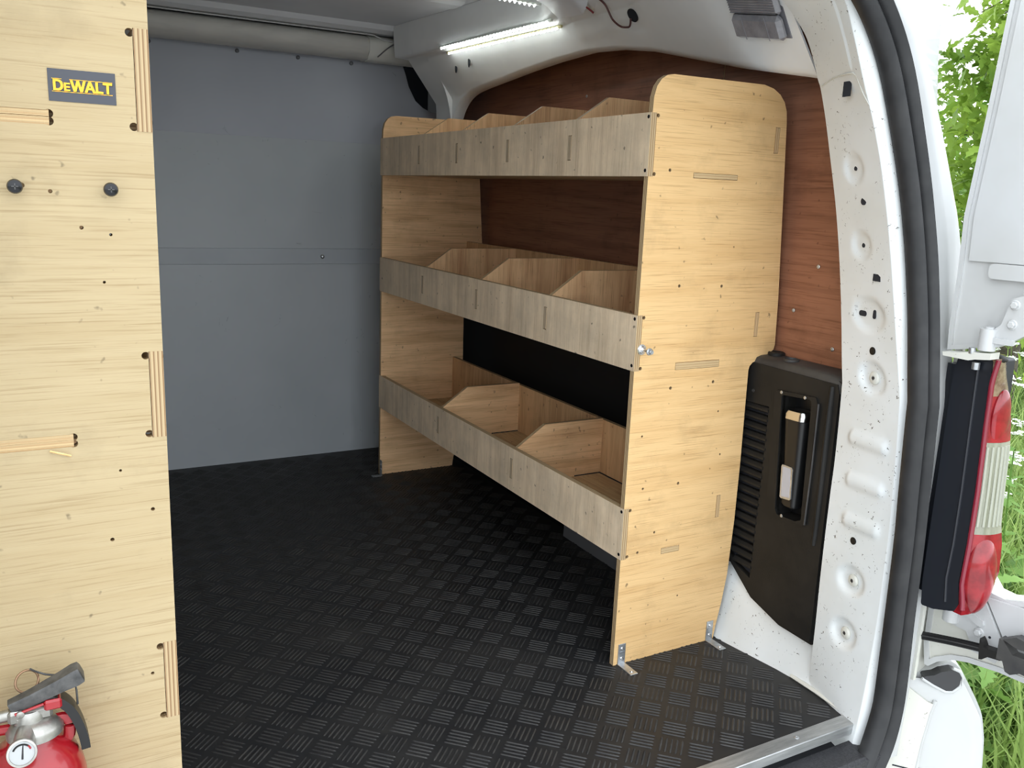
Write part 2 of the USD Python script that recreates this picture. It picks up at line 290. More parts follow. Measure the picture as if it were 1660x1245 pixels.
# ------------------------------------------------------------ the setting: floor
XL, XW, YB = -1.19, .36, 1.5875
fl = obj('floor', bx(XL, .300, -.3485, YB + .02, -.012, 0), RUBBER, kind='structure', label='black rubber load floor with raised five-bar tread')
def bars():
    P = .0495; u = np.array([.7071, .7071]); v = np.array([.7071, -.7071]); o = np.array([-.2361, -.1501]); V, F = [], []
    base = np.array([(-1, -.35, 0), (-.8, -1, 0), (.8, -1, 0), (1, -.35, 0), (1, .35, 0), (.8, 1, 0), (-.8, 1, 0), (-1, .35, 0), (-.86, 0, 1), (.86, 0, 1)])
    tri = [(0, 1, 8), (1, 2, 9), (1, 9, 8), (2, 3, 9), (3, 4, 9), (4, 5, 9), (5, 6, 8), (5, 8, 9), (6, 7, 8), (7, 0, 8)]
    for i in range(-60, 60):
        for j in range(-60, 60):
            c = o + i * P * u + j * P * v
            if not (XL + .03 < c[0] < .27 and -.318 < c[1] < YB - .03): continue
            a, b = (v, u) if (i + j) % 2 == 0 else (u, v)
            n = 5
            for k in range(n):
                q = c + b * (k - (n - 1) / 2) * .0088 + a * rng.normal(0, .0006)
                L_, w, h = .0205, .0021, .0013
                pts = np.c_[q[0] + base[:, 0] * L_ * a[0] + base[:, 1] * w * b[0], q[1] + base[:, 0] * L_ * a[1] + base[:, 1] * w * b[1], base[:, 2] * h + .0002]
                t = np.array(tri) + len(V) * 10
                V.append(pts); F.append(t if np.cross(a, b) > 0 else t[:, ::-1])
    return trimesh.Trimesh(np.vstack(V), np.vstack(F), process=False)
obj('tread_bar', bars(), TREAD, fl, kind='stuff')

# bulkhead
wf = thing('wall_front', 'grey painted plywood bulkhead closing off the cab', kind='structure', loc=(-.5, YB, 0))
edge = [(.187, 1.306), (.198, 1.275), (.208, 1.239), (.232, 1.195), (.258, 1.175), (.288, 1.162), (.35, 1.158), (.355, 1.045), (XL, 1.045), (XL, 1.306)]
up_panel = slab(Polygon(edge), 'y', YB, YB + .012)
up_panel.vertices[:, 1] += np.clip(up_panel.vertices[:, 2] - 1.045, 0, 1) * .07
obj('upper_panel', up_panel, GREY_UP, wf)
obj('middle_panel', bx(XL, .355, YB, YB + .012, .66, 1.0448), GREY_LOW, wf)
obj('lower_panel', bx(XL, .355, YB, YB + .012, 0, .6595), GREY_LOW, wf)
obj('batten', cbox(XL, .355, YB - .004, YB, .652, .703, .0012), GREY, wf)
for x, z in ((-.097, .677), (-.75, .677)): obj('bolt', disc_lathe((x, YB - .004, z), (0, -1, 0), [(.007, 0), (.007, .002), (.0045, .004), (.0045, .008), (.003, .009)], 16), ZINC, wf, smooth=40)
for x in (-.164, .009, -.35, -.6): obj('bolt', disc_lathe((x, YB + .014, 1.2935), (0, -1, 0), [(.006, -.003), (.006, .0015), (.004, .003)], 14), BOLTGREY, wf, smooth=40)
cab = obj('cab_back', bx(XL, .5, YB + .35, YB + .37, -.1, 1.42), CABGREY, kind='structure', label='dark cab space behind the bulkhead corner')

# right wall: brown lining, black lower panel, wheel arch, white lower side panel
wr = thing('wall_right', 'red-brown plywood lined right wall behind the rack', kind='structure', loc=(XW, .5, 0))
obj('lining_panel', bx(XW, XW + .006, .2295, YB, .55, 1.30), LINING, wr)
obj('lining_panel', bx(XW + .001, XW + .007, -.22, .2285, .55, 1.225), LINING, wr)
obj('joint_strip', bx(XW + .004, XW + .006, .2283, .2297, .55, 1.225), DARK, wr)
obj('lower_panel', bx(.372, .378, -.02, YB, 0, .56), BLACKWALL, wr)
for y, z in ((.75, 1.16), (-.08, .79), (-.03, .70), (-.135, .64)): obj('lining_screw', screwhead((XW, y, z), (-1, 0, 0), .004), ZINC, wr, smooth=40)
ang = np.linspace(0, np.pi, 25)
arch_p = Polygon([(.50 - .335 * math.cos(a), .225 * math.sin(a) ** .8) for a in ang])
rings = []
for x, g in ((.371, 1.0), (.30, 1.0), (.278, .985), (.270, .955)): rings.append([(x, .36 - .265 * g * math.cos(a), .205 * g * math.sin(a) ** .8) for a in ang])
obj('wheel_arch', loft(rings), plain('dark_grey_arch_paint', (.12, .12, .125), .5), wr, smooth=35)
g = []
for z in np.linspace(0, .30, 9):
    g.append([(x0 + .004 + .02 * (1 - math.exp(-z / .06)) + z * .12 + .30 * max(0, z - .12), y, z) for x0, y in ((.252, .10), (.258, .04), (.262, 0), (.270, -.05), (.278, -.10), (.286, -.15), (.289, -.185), (.291, -.235))])
obj('side_panel', sheet(g, .004, (1, 0, 0)), WHITE_CHIP, wr, smooth=60)
obj('floor_lip', tube([(.296, -.185, .003), (.294, -.25, .004), (.290, -.30, .004), (.286, -.343, .003)], .006, 8, .004), WHITE_DIRTY, wr, smooth=60)

# left wall and cavities behind
obj('wall_left', bx(XL - .01, XL, -.10, YB + .3, -.012, 1.40), LINING, kind='structure', label='left side wall of the load bay')

# ceiling: roof skin, header, side rail, bow
ce = thing('ceiling', 'grey van roof with header beam, side rail and roof bow', kind='structure', loc=(-.5, .6, 1.4))
obj('roof_skin', bx(XL, .30, -.12, YB + .5, 1.398, 1.404), ROOF, ce)
for y in (.78, 1.05): obj('roof_swage', loft([[(x, y - .05, 1.398), (x, y - .03, 1.391), (x, y + .03, 1.391), (x, y + .05, 1.398)] for x in (XL, .12)]), ROOF, ce)
prof = [(1.585, 1.302), (1.555, 1.298), (1.522, 1.303), (1.503, 1.322), (1.500, 1.345), (1.508, 1.362), (1.530, 1.370), (1.590, 1.372)]
obj('header_beam', loft([[(x, y, z) for y, z in prof] for x in (XL, .035)]), BEAM, ce, smooth=50)
prof2 = [(y, z - .003 if z < 1.33 else z + .002) for y, z in prof]; prof2 = [(y - .003 if y < 1.56 else y, z) for y, z in prof2]
obj('header_end', loft([[(x, y, z) for y, z in prof2] for x in (.034, .10, .20, .262)]), BEAM_METAL, ce, smooth=50)
obj('header_ledge', loft([[(x, 1.47, 1.384), (x, 1.49, 1.375), (x, 1.60, 1.378), (x, 1.60, 1.398), (x, 1.46, 1.398)] for x in (XL, .20)]), ROOF, ce)
zy = [(-.135, 1.122), (-.105, 1.128), (.063, 1.1585), (.21, 1.191), (.34, 1.22), (.47, 1.239), (.6, 1.247), (.75, 1.241), (.894, 1.231), (1.15, 1.208), (1.3368, 1.186), (1.52, 1.17)]
Y_, Z_ = np.array(zy).T
zref = lambda y: np.interp(y, Y_, Z_)
def zlow(y):
    if y < 1.20: return float(zref(y))
    t = (y - 1.20) / .145
    return float(zref(y) - .005 * t - (.05 * (1 - math.sqrt(max(0, 1 - t * t))) + .03 * t ** 4 if t < 1 else .30))
ys = np.r_[np.linspace(-.128, 1.2, 60), np.linspace(1.21, 1.344, 14), 1.345, 1.39, 1.43, 1.465]
def rail_x(y, z): return .25 - .78 * max(0, z - float(zref(y)))
def rail_hump(y, z):
    """the pressed step where the bow's foot meets the rail, and the cable hole's dimple"""
    h = 0
    s = lambda a, w: sig(a / w)
    top = .028
    h += -.006 * s(y - .44, .006) * s(.60 - y, .006) * s(z - 1.263, .004)
    d = math.hypot(y - .358, (z - 1.284) * 1.1); h += .007 * s(.034 - d, .003)
    return h
rows = []
for y in ys:
    zl = zlow(y); col = [(.25 + .032, y, zl - .004), (.25 + .012, y, zl - .006)]
    zs = np.linspace(zl, 1.302, 22)
    col += [(rail_x(y, z) + rail_hump(y, z), y, z) for z in zs]
    xt = rail_x(y, 1.302)
    k = sig((y - .60) / .02)
    a = np.array([(xt - .035, 1.325), (xt - .09, 1.352), (xt - .16, 1.380), (xt - .24, 1.397)]); b = np.array([(xt - .02, 1.304), (xt - .046, 1.306), (xt - .05, 1.345), (xt - .052, 1.397)])
    col += [(q[0], y, q[1]) for q in a * (1 - k) + b * k]
    rows.append(col)
obj('side_rail', sheet(rows, .004, (.8, 0, .6)), RAILPAINT, ce, smooth=50)
for y, z, l in ((1.219, 1.262, .016), (1.131, 1.273, .02)):
    x = rail_x(y, z); obj('rail_slot', ell((x, y, z), (.003, .006, l), 2), DARK, ce)
obj('cable_hole', disc_lathe((rail_x(.358, 1.284) + .0055, .358, 1.284), (-.79, 0, -.61), [(.014, -.01), (.014, .001), (.0155, .0012), (.0135, .0005)], 20), DARK, ce)
bow = [(.61, 1.397), (.605, 1.362), (.59, 1.349), (.49, 1.345), (.475, 1.355), (.462, 1.397)]
obj('roof_bow', loft([[(x, y, z - dz) for y, z in bow] for x, dz in ((XL, 0), (0, 0), (.08, .004), (.13, .022), (.165, .045))]), ROOF, ce, smooth=50)
for x, y in ((.02, .545), (.105, .535)): obj('bow_slot', ell((x, y, 1.3445 - (.012 if x > .1 else 0)), (.018, .007, .003), 2), DARK, ce)
obj('side_rail', loft([[(XL, y, 1.20), (XL + .03, y, 1.24), (XL + .07, y, 1.33), (XL + .16, y, 1.385), (XL + .20, y, 1.399), (XL, y, 1.399)] for y in (-.12, YB)]), RAILPAINT, ce, smooth=50)
obj('rear_header', loft([[(x, -.115, 1.30), (x, -.02, 1.27), (x, .0, 1.30), (x, -.02, 1.40), (x, -.13, 1.40)] for x in (XL, -.05, .06)]), RAILPAINT, ce, smooth=50)

# ------------------------------------------------------------ rear sill trim and step
t1 = thing('trim_1', 'aluminium edging strip along the rear edge of the load floor', kind='structure', loc=(-.5, -.335, 0))
sl_p = Polygon([(-.3225, .0006), (-.3225, .0026), (-.3502, .0026), (-.3515, .0014), (-.3515, -.016), (-.3490, -.016), (-.3490, .0006)])
obj('strip', slab(sl_p, 'x', XL + .02, .2862), ALU, t1)
for x in (.15, -.05, -.35, -.65): obj('screw', screwhead((x, -.335, .0026), (0, 0, 1), .0048), ZINC, t1, smooth=40)
obj('rear_step', cat([bx(XL, .305, -.395, -.3495, -.05, -.030), loft([[(x, -.395, -.03), (x, -.402, -.034), (x, -.402, -.08), (x, -.395, -.08)] for x in (XL, .30)])]), STEP, kind='structure', label='textured black plastic step below the aluminium edging')

# ------------------------------------------------------------ door pillar (pressed white sheet with dimples, ribs, plugs)
sh = lambda z: .08 * np.clip((np.asarray(z) - .6) / .6, 0, 1.3)
INN = np.array([(.300, -.06), (.299, .031), (.298, .133), (.2955, .234), (.2948, .32), (.2952, .392), (.2962, .45), (.2952, .508), (.293, .565), (.290, .621), (.287, .708), (.282, .793), (.272, .888), (.254, .99), (.242, 1.051), (.226, 1.11), (.199, 1.174), (.171, 1.204), (.143, 1.227)])
RID = np.array([(.262, -.06), (.270, -.017), (.278, .036), (.285, .118), (.290, .223), (.289, .348), (.281, .481), (.269, .608), (.259, .688), (.242, .825), (.219, .952), (.197, 1.029), (.175, 1.085), (.150, 1.155), (.130, 1.203)])
def cont(path, tail):
    p = np.vstack([path, tail]); return smooth_line(p, 360)
LI = cont(INN, [(.09, 1.255), (.02, 1.278), (-.10, 1.292), (-.40, 1.30)]); LR = cont(RID, [(.085, 1.237), (.01, 1.262), (-.12, 1.276), (-.42, 1.28)])
def at_z(path, z): return np.interp(z, path[:, 1], path[:, 0])
FE = [('dim', .457, .966, .021, -.0055), ('dim', .459, .842, .020, -.0055), ('dimw', .523, .728, .026, -.006), ('dim', .533, .622, .025, -.008), ('dim', .500, .249, .024, -.008), ('dim', .491, .146, .024, -.008)]
RIBS = [((.30, .509), (.77, .509)), ((.325, .432), (.775, .433)), ((.35, .358), (.77, .359))]
nu = 56
us = np.linspace(0, 1, nu)
grid = np.zeros((len(LI), nu + 7, 3))
BEND = [(.006, -.006), (.014, -.010), (.023, -.0125), (.034, -.014), (.044, -.014), (.05, -.012), (.052, -.004)]
for i in range(len(LI)):
    z0, z1 = LI[i, 1], LR[i, 1]
    for j, u in enumerate(us):
        x = LI[i, 0] * (1 - u) + LR[i, 0] * u; z = z0 * (1 - u) + z1 * u
        y = -.224 - .136 * u + float(sh(z))
        h = 0.0
        if .05 < u < .95 and z < 1.05:
            for k, fu, fz, r, dep in FE:
                dx, dz = (u - fu) * .138, z - fz
                d = math.hypot(dx / (1.4 if k == 'dimw' else 1.12), dz)
                if d < r * 1.5: h += dep * sig((r - d) / .0022)
            for (ua, za), (ub, zb) in RIBS:
                t = np.clip((u - ua) / (ub - ua), 0, 1); d = math.hypot((u - (ua + t * (ub - ua))) * .138, z - (za + t * (zb - za)))
                if d < .03: h += .006 * sig((.011 - d) / .0022)
        h += .002 * sig((z - 1.105 - .01 * u) / .0015) if u < .8 else 0
        grid[i, j] = (x - h * .985, y + h * .17, z)
    tx, tz = (LR[min(i + 1, len(LI) - 1)] - LR[max(i - 1, 0)]); l = math.hypot(tx, tz); nx, nz = tz / l, -tx / l     # outward in the door plane
    for k, (dn, dy) in enumerate(BEND):
        grid[i, nu + k] = (LR[i, 0] + nx * dn, -.36 + float(sh(LR[i, 1])) + dy, LR[i, 1] + nz * dn)
pil = thing('door_pillar', 'chipped white steel door pillar with pressed dimples and ribs', kind='structure', loc=(.31, -.28, 0))
skin = sheet(grid, .003, (.96, -.0, 0))
obj('pillar_skin', skin, WHITE_CHIP, pil, smooth=50)
lp_ = thing('door_pillar', 'white steel door pillar on the left side of the rear opening', kind='structure', loc=(-1.15, -.28, 0))
obj('pillar_skin', mirrored(skin), WHITE_CHIP, lp_, smooth=50)
def on_pillar(u, z, lift=0):
    a = np.array([at_z(LI[:250], z), 0, z]); b = np.array([at_z(LR[:250], z), 0, z]); p = a * (1 - u) + b * u; p[1] = -.224 - .136 * u + float(sh(z)); return p + np.array([-.985, .17, 0]) * lift
PN = np.array([-.985, .17, 0])
def plate(u, z, w, h, r, lift, th=.0012):
    P = sbox(-w, -h, w, h).buffer(-r).buffer(r, 4) if r else sbox(-w, -h, w, h)
    m = ext(P, th); e1 = np.array([-.17, -.985, 0]); o = on_pillar(u, z, lift); v = m.vertices; m.vertices = o + v[:, :1] * e1 + v[:, 1:2] * [0, 0, 1] + v[:, 2:] * PN; m.fix_normals(); return m
for u, z, w, h in ((.667, 1.085, .009, .0115), (.720, .792, .0085, .0058)): obj('square_hole', plate(u, z, w, h, 0, (.0040 if z > 1.05 else -.0003)), DARK, pil)
for u, z, w, h, r in ((.375, .728, .0088, .0046, .0043), (.591, .730, .0035, .0075, .0033)): obj('slot_hole', plate(u, z, w, h, r, -.0062), DARK, pil)
for u, z, r, l in ((.457, .966, .0038, -.0057), (.588, .914, .0066, -.0003), (.459, .842, .0038, -.0057)): obj('round_hole', disc_lathe(on_pillar(u, z, l), PN, [(r, -.002), (r, .0006), (r * .6, .0008)], 18), DARK, pil)
for u, z in ((.576, .669), (.470, .324)): obj('plug', disc_lathe(on_pillar(u, z, 0), PN, [(.0066, -.002), (.0066, .001), (.005, .0016), (.0015, .0014)], 20), PLASTIC, pil, smooth=50)
for u, z in ((.533, .622), (.500, .249), (.491, .146)):
    b = obj('bolt', disc_lathe(on_pillar(u, z, -.0085), PN, [(.0112, 0), (.0112, .003), (.009, .0052), (.004, .0058), (.0032, .003)], 24), WHITE_DIRTY, pil, smooth=50)
    obj('socket', disc_lathe(on_pillar(u, z, -.0045), PN, [(.0026, 0), (.0026, .0022), (.001, .0022)], 6), PLASTIC_DUSTY, b)
obj('seam', tube(smooth_line([on_pillar(.04, 1.098, .0005), on_pillar(.5, 1.107, .001), on_pillar(.82, 1.106, .0005), on_pillar(.93, 1.075, .0003), on_pillar(.99, 1.058, 0)], 16), .0012, 6), WHITE_DIRTY, pil)

# door seal: double-lobed rubber swept round the opening
SLp = np.array([(.247, -.055), (.268, -.008), (.284, .07), (.282, .224), (.279, .36), (.273, .447), (.264, .614), (.262, .712), (.255, .808), (.242, .903), (.211, 1.03), (.181, 1.118), (.126, 1.199)])
SRp = np.array([(.302, -.063), (.322, -.015), (.332, .068), (.324, .223), (.320, .37), (.316, .446), (.306, .614), (.304, .693), (.297, .809), (.279, .923), (.253, 1.033), (.226, 1.121), (.179, 1.204)])
def seal_path(P, lo, hi): return smooth_line(np.vstack([lo, P, hi]), 150)
A = seal_path(SLp, [(-.42, -.105), (-.1, -.102), (.13, -.095), (.20, -.085)], [(.06, 1.245), (-.06, 1.272), (-.42, 1.285)])
B = seal_path(SRp, [(-.42, -.165), (-.08, -.16), (.18, -.147), (.262, -.118)], [(.115, 1.268), (-.02, 1.312), (-.42, 1.33)])
PROF = [(-.05, 0), (-.04, -.010), (.06, -.021), (.22, -.025), (.38, -.020), (.46, -.013), (.52, -.013), (.60, -.022), (.78, -.029), (.95, -.023), (1.04, -.009), (1.04, .004), (.5, .008), (0, .006)]
rings = []
for i in range(len(A)):
    rings.append([(A[i, 0] * (1 - t) + B[i, 0] * t, -.383 + float(sh((A[i, 1] + B[i, 1]) / 2)) + d, A[i, 1] * (1 - t) + B[i, 1] * t) for t, d in PROF])
seal_mesh = loft(rings)
obj('door_seal', cat([seal_mesh, mirrored(seal_mesh)]), SEAL, smooth=50, label='black double-lobed rubber weatherstrip around the rear door opening', cat='door seal')

# outer body: rear flange outside the seal, right side skin
STRIP = [(.345, -.05), (.352, .10), (.356, .30), (.355, .45), (.352, .60), (.352, .69), (.362, .75), (.372, .829), (.361, .897), (.350, .93), (.309, 1.046), (.265, 1.151), (.253, 1.177), (.22, 1.208), (.16, 1.262), (.06, 1.315), (-.1, 1.345), (-.45, 1.36)]
outer = smooth_line(STRIP, 120); inner = smooth_line(np.vstack([[(.30, -.05)], (SLp[2:] + SRp[2:]) / 2, [(.10, 1.245), (.03, 1.275), (-.1, 1.30), (-.45, 1.312)]]), 120)
bs = thing('body_shell', 'white outer body around the rear door opening', kind='structure', loc=(.35, -.4, .6))
rows = []
for a, b in zip(inner, outer):
    rows.append([(a[0] * (1 - t) + b[0] * t, -.392 + float(sh(a[1] * (1 - t) + b[1] * t)) + dy, a[1] * (1 - t) + b[1] * t) for t, dy in ((0, 0), (.3, 0), (.42, -.002), (.5, -.006), (.6, -.0075), (.86, -.008), (.93, -.004), (1, .004))])
fm = sheet(rows, .006, (0, 1, 0))
obj('rear_flange', fm, WHITE, bs, smooth=40); obj('rear_flange', mirrored(fm), WHITE, bs, smooth=40)
rows = [[(o_[0], -.385 + float(sh(o_[1])), o_[1]) for o_ in outer]]
for y in (-.30, -.1, .5, 1.2, 1.95):
    rows.append([(max(o_[0], .425 - .9 * max(0, o_[1] - 1.235) ** 1.3) if o_[1] < 1.31 else o_[0] + .1, y + float(sh(o_[1])), o_[1] + .09 * max(0, min(1, (o_[1] - 1.15) / .12))) for o_ in outer])
sm_ = sheet(rows, .006, (1, 0, 0))
obj('side_skin', sm_, WHITE, bs, smooth=40); obj('side_skin', mirrored(sm_), WHITE, bs, smooth=40)
obj('sill_skin', bx(.31, .40, -.34, 1.9, -.35, -.03), DARK, bs)

# ------------------------------------------------------------ open right rear door
d3 = lambda H, s, z, n=0: np.array([H[0] + .1005 * s + .995 * n, H[1] - .995 * s + .1005 * n, z])
def door_ext(H, poly, n0, n1):
    P = poly if hasattr(poly, 'geom_type') else Polygon(poly); m = ext(P, n1 - n0); v = m.vertices; m.vertices = np.array([d3(H, a, b, c + n0) for a, b, c in v]); m.fix_normals(); return m
HU, HL, HH, HR = (.318, -.425), (.385, -.40), (.305, -.43), (.355, -.42)
dr = thing('door_1', 'open white right rear door seen from its inner side', kind='structure', loc=(.33, -.45, .9))
up_poly = Polygon([(.012, 1.33), (.003, 1.254), (-.007, 1.206), (-.017, 1.052), (-.029, .897), (-.026, .802), (-.027, .724), (-.025, .688), (-.003, .692), (.045, .704), (.064, .722), (.42, .76), (.42, 1.33)])
obj('upper_panel', door_ext(HU, up_poly, 0, .035), WHITE, dr)
obj('edge_fold', door_ext(HU, up_poly.difference(up_poly.buffer(-.007)).intersection(sbox(-.1, .60, .022, 1.4)), -.0035, .001), WHITE, dr)
obj('inner_skin', door_ext(HU, up_poly.buffer(-.016).intersection(sbox(-.1, .83, .5, 1.4)), -.0045, .001), WHITE, dr)
obj('window_lip', door_ext(HU, sbox(.024, .806, .42, .829).buffer(-.008).buffer(.008), -.010, .001), WHITE, dr)
low_poly = Polygon([(-.012, .31), (-.010, .158), (-.003, .118), (.004, .118), (.018, .133), (.043, .149), (.069, .157), (.12, .164), (.42, .17), (.42, .31), (.20, .302), (.138, .298), (.111, .290), (.09, .292), (.075, .31)])
obj('lower_panel', door_ext(HL, low_poly, 0, .035), WHITE_DIRTY, dr)
obj('lower_fold', door_ext(HL, low_poly.difference(low_poly.buffer(-.009)), -.003, .001), WHITE, dr)
obj('lower_skin', door_ext(HL, Polygon([(.084, .284), (.128, .214), (.15, .205), (.42, .21), (.42, .296), (.14, .288)]), -.008, .001), WHITE, dr)
hg = obj('hinge', cat([cyl(d3(HH, .039, .699, -.004), d3(HH, .039, .732, -.004), .0125, n=24), cyl(d3(HH, .039, .732, -.004), d3(HH, .039, .735, -.004), .0075, n=20),
    door_ext(HH, Polygon([(.038, .703), (.055, .706), (.072, .715), (.10, .735), (.16, .74), (.16, .80), (.079, .786), (.066, .780), (.062, .766), (.056, .741), (.045, .731)]), -.006, .006), door_ext(HH, sbox(.05, .713, .078, .7195).buffer(.001), -.011, -.005)]), WHITE, dr, smooth=35)
for s, z in ((.072, .772), (.072, .743)): obj('hinge_bolt', hexbolt(d3(HH, s, z, -.006), (-.995, -.1005, 0), .0075, .007), WHITE, hg, smooth=30)
br = obj('hinge_bracket', cat([door_ext(HH, [(-.022, .688), (-.02, .682), (.020, .681), (.030, .684), (.052, .687), (.052, .697), (.02, .694), (.0, .690)], -.016, .012)]), WHITE_DIRTY, dr)
obj('hinge_stud', cat([cyl(d3(HH, .022, .692, -.012), d3(HH, .022, .701, -.012), .005, n=12), cyl(d3(HH, .026, .667, -.002), d3(HH, .026, .678, -.002), .006, n=12)]), ZINC, br, smooth=40)
lh = obj('lower_hinge', cat([door_ext(HL, Polygon([(.02, .252), (.028, .225), (.036, .216), (.062, .214), (.070, .200), (.072, .185), (.115, .180), (.125, .20), (.118, .222), (.088, .272), (.07, .29), (.03, .29)]), -.011, -.002), cyl(d3(HL, .034, .222, -.012), d3(HL, .034, .262, -.012), .013, n=20), door_ext(HL, Polygon([(.045, .247), (.085, .232), (.090, .237), (.088, .244), (.05, .258)]), -.015, -.010)]), WHITE, dr, smooth=35)
obj('hinge_bolt', hexbolt(d3(HL, .083, .222, -.011), (-.995, -.1005, 0), .0082, .008), WHITE, lh, smooth=30)
obj('hinge_hole', disc_lathe(d3(HL, .101, .2205, -.0112), (-.995, -.1005, 0), [(.0022, -.001), (.0022, .0004), (.001, .0004)], 12), DARK, lh)
# inner return of the body below the lamp
obj('lamp_pocket', cat([bx(.345, .352, -.405, -.392, .10, .70), bx(.335, .48, -.386, -.376, .03, .31)]), WHITE_DIRTY, bs)

# door check strap
cs = thing('check_strap', 'black door check strap running from pillar to the open door', 'door strap', loc=d3(HR, .05, .2))
strap = smooth_line([d3(HR, -.06, .165), d3(HR, -.038, .176), d3(HR, .021, .193), d3(HR, .086, .207)], 14)
obj('arm', tube(strap, .004, 8, .0075), BLACKPAINT, cs, smooth=35)
obj('arm_rib', tube(strap + np.array([-.004, 0, .001]), .0012, 6, .0012), PLASTIC_DUSTY, cs, smooth=40)
obj('stop', door_ext(HR, Polygon([(.082, .226), (.086, .221), (.090, .213), (.118, .2165), (.118, .203), (.098, .200), (.090, .192), (.085, .19), (.083, .205)]), -.008, .008), PLASTIC, cs)
obj('catch', cat([door_ext(HR, Polygon([(.112, .24), (.120, .238), (.135, .222), (.18, .225), (.18, .195), (.15, .197), (.136, .188), (.128, .19), (.122, .205), (.112, .205)]), -.010, .010), door_ext(HR, Polygon([(.118, .242), (.137, .254), (.18, .25), (.18, .238), (.14, .236)]), -.012, .006)]), PLASTIC_DUSTY, cs)

# ------------------------------------------------------------ tail light
tl = thing('tail_light', 'tall tail light with red and clear lenses on a black side housing', 'tail light', loc=(.34, -.45, .27))
TS = np.array([(-.484, .690), (-.478, .65), (-.4795, .582), (-.483, .473), (-.483, .391), (-.481, .321), (-.488, .283)])
TR = np.array([(-.458, .690), (-.472, .645), (-.485, .588), (-.491, .54), (-.494, .47), (-.497, .418), (-.503, .386), (-.506, .339), (-.494, .295), (-.478, .262)])
yl = lambda z: np.interp(-z, -TS[:, 1], TS[:, 0]); yr = lambda z: np.interp(-z, -TR[:, 1], TR[:, 0])
hp = Polygon([(-.4145, .655), (-.420, .680), (-.441, .684), (-.476, .684), (-.477, .65), (-.4775, .582), (-.480, .473), (-.480, .391), (-.477, .321), (-.482, .285), (-.476, .270), (-.44, .258), (-.418, .256), (-.4145, .30)])
obj('housing', slab(hp.buffer(-.004).buffer(.004), 'x', .315, .372), plain('blue_black_plastic', (.012, .014, .019), .38), tl)
obj('housing_base', bx(.3275, .372, -.4148, -.395, .275, .665), plain('blue_black_base', (.012, .014, .019), .38), tl)
obj('housing_rib', tube([(.3145, y, z) for y, z in ((-.455, .672), (-.456, .60), (-.459, .47), (-.459, .38), (-.456, .32), (-.46, .28))], .0022, 8), plain('blue_black_rib', (.02, .022, .028), .4), tl, smooth=40)
obj('top_cap', ell((.335, -.455, .684), (.024, .030, .008), 2), PLASTIC, tl, smooth=True)
def lens(z0, z1, x0=.317, x1=.372, n=22, k=9, bulge=.012):
    rows = []
    for z in np.linspace(z0, z1, n):
        rows.append([(x0 + (x1 - x0) * t, yl(z) * (1 - t) + yr(z) * t - bulge * math.sin(math.pi * t) * .55, z) for t in np.linspace(0, 1, k)])
    return sheet(rows, .014, (0, 1, 0))
obj('red_rim', tube(smooth_line([(.3165, yl(z) - .001, z) for z in np.linspace(.686, .278, 30)], 60), .0042, 10), REDDARK, tl, smooth=50)
obj('amber_lens', lens(.628, .687), AMBERLENS, tl, smooth=50)
obj('red_lens', cat([lens(.555, .628), ell((.345, -.484, .592), (.022, .008, .046), 3)]), REDLENS, tl, smooth=50)
plain_rib = plain('clear_lens_rib', (.36, .37, .30), .08, coat_weight=.6)
cl = obj('clear_lens', lens(.405, .5548), CLEARLENS, tl, smooth=50)
for t in np.linspace(.12, .88, 6):
    obj('lens_rib', tube([(.317 + .055 * t, yl(z) * (1 - t) + yr(z) * t - .012 * math.sin(math.pi * t) * .55 - .0002, z) for z in np.linspace(.418, .548, 8)], .0022, 6), plain_rib, cl)
obj('lower_red_lens', cat([lens(.268, .405), ell((.346, -.486, .335), (.030, .026, .070), 3)]), REDLENS, tl, smooth=50)

# ------------------------------------------------------------ rear bumper
bp = thing('bumper', 'white rear bumper corner with a dark recess in its top', 'bumper', loc=(.3, -.45, -.1))
BE, BN, BH = np.array([.814, -.581, 0]), np.array([-.581, -.814, 0]), np.array([.36, -.37, 0])
bpoly = Polygon([(-.022, .095), (.004, .099), (.035, .099), (.058, .113), (.079, .127), (.09, .124), (.101, .112), (.123, .076), (.140, .047), (.152, .024), (.162, -.022), (.167, -.081), (.168, -.40), (-.022, -.40)]).buffer(-.006).buffer(.006)
def bring(off, n):
    q = bpoly.buffer(off, 8).exterior; return [BH + BE * c[0] + BN * n + np.array([0, 0, c[1]]) for c in (q.interpolate(t, normalized=True).coords[0] for t in np.linspace(0, 1, 120, endpoint=False))]
obj('cover', loft([bring(o_, n_) for o_, n_ in ((0, -.13), (0, -.012), (-.003, 0), (-.009, .009), (-.020, .015), (-.036, .018))]), WHITE, bp, smooth=55)
def bplate(poly, n0, n1):
    m = ext(poly, n1 - n0); v = m.vertices; m.vertices = np.array([BH + BE * a + BN * (n0 + c) + np.array([0, 0, b]) for a, b, c in v]); m.fix_normals(); return m
rp_ = Polygon([(.026, .0975), (.050, .104), (.060, .111), (.078, .1165), (.090, .112), (.0955, .104), (.093, .088), (.084, .0775), (.074, .0755), (.050, .085)]).buffer(-.004).buffer(.004)
obj('recess', bplate(rp_, .0, .0198), plain('dark_recess_plastic', (.03, .03, .032), .45), bp)
obj('recess_rim', tube([BH + BE * a + BN * .0185 + np.array([0, 0, b]) for a, b in [(.030, .095), (.050, .0835), (.072, .0735), (.084, .0745), (.095, .086), (.0985, .103), (.092, .1145), (.079, .1195)]], .003, 8), WHITE, bp, smooth=60)
obj('side_facet', bplate(Polygon([(.002, .082), (.045, .052), (.054, .049), (.046, -.02), (.039, -.40), (-.018, -.40), (-.018, .085)]), .0, .0225), WHITE_DIRTY, bp)
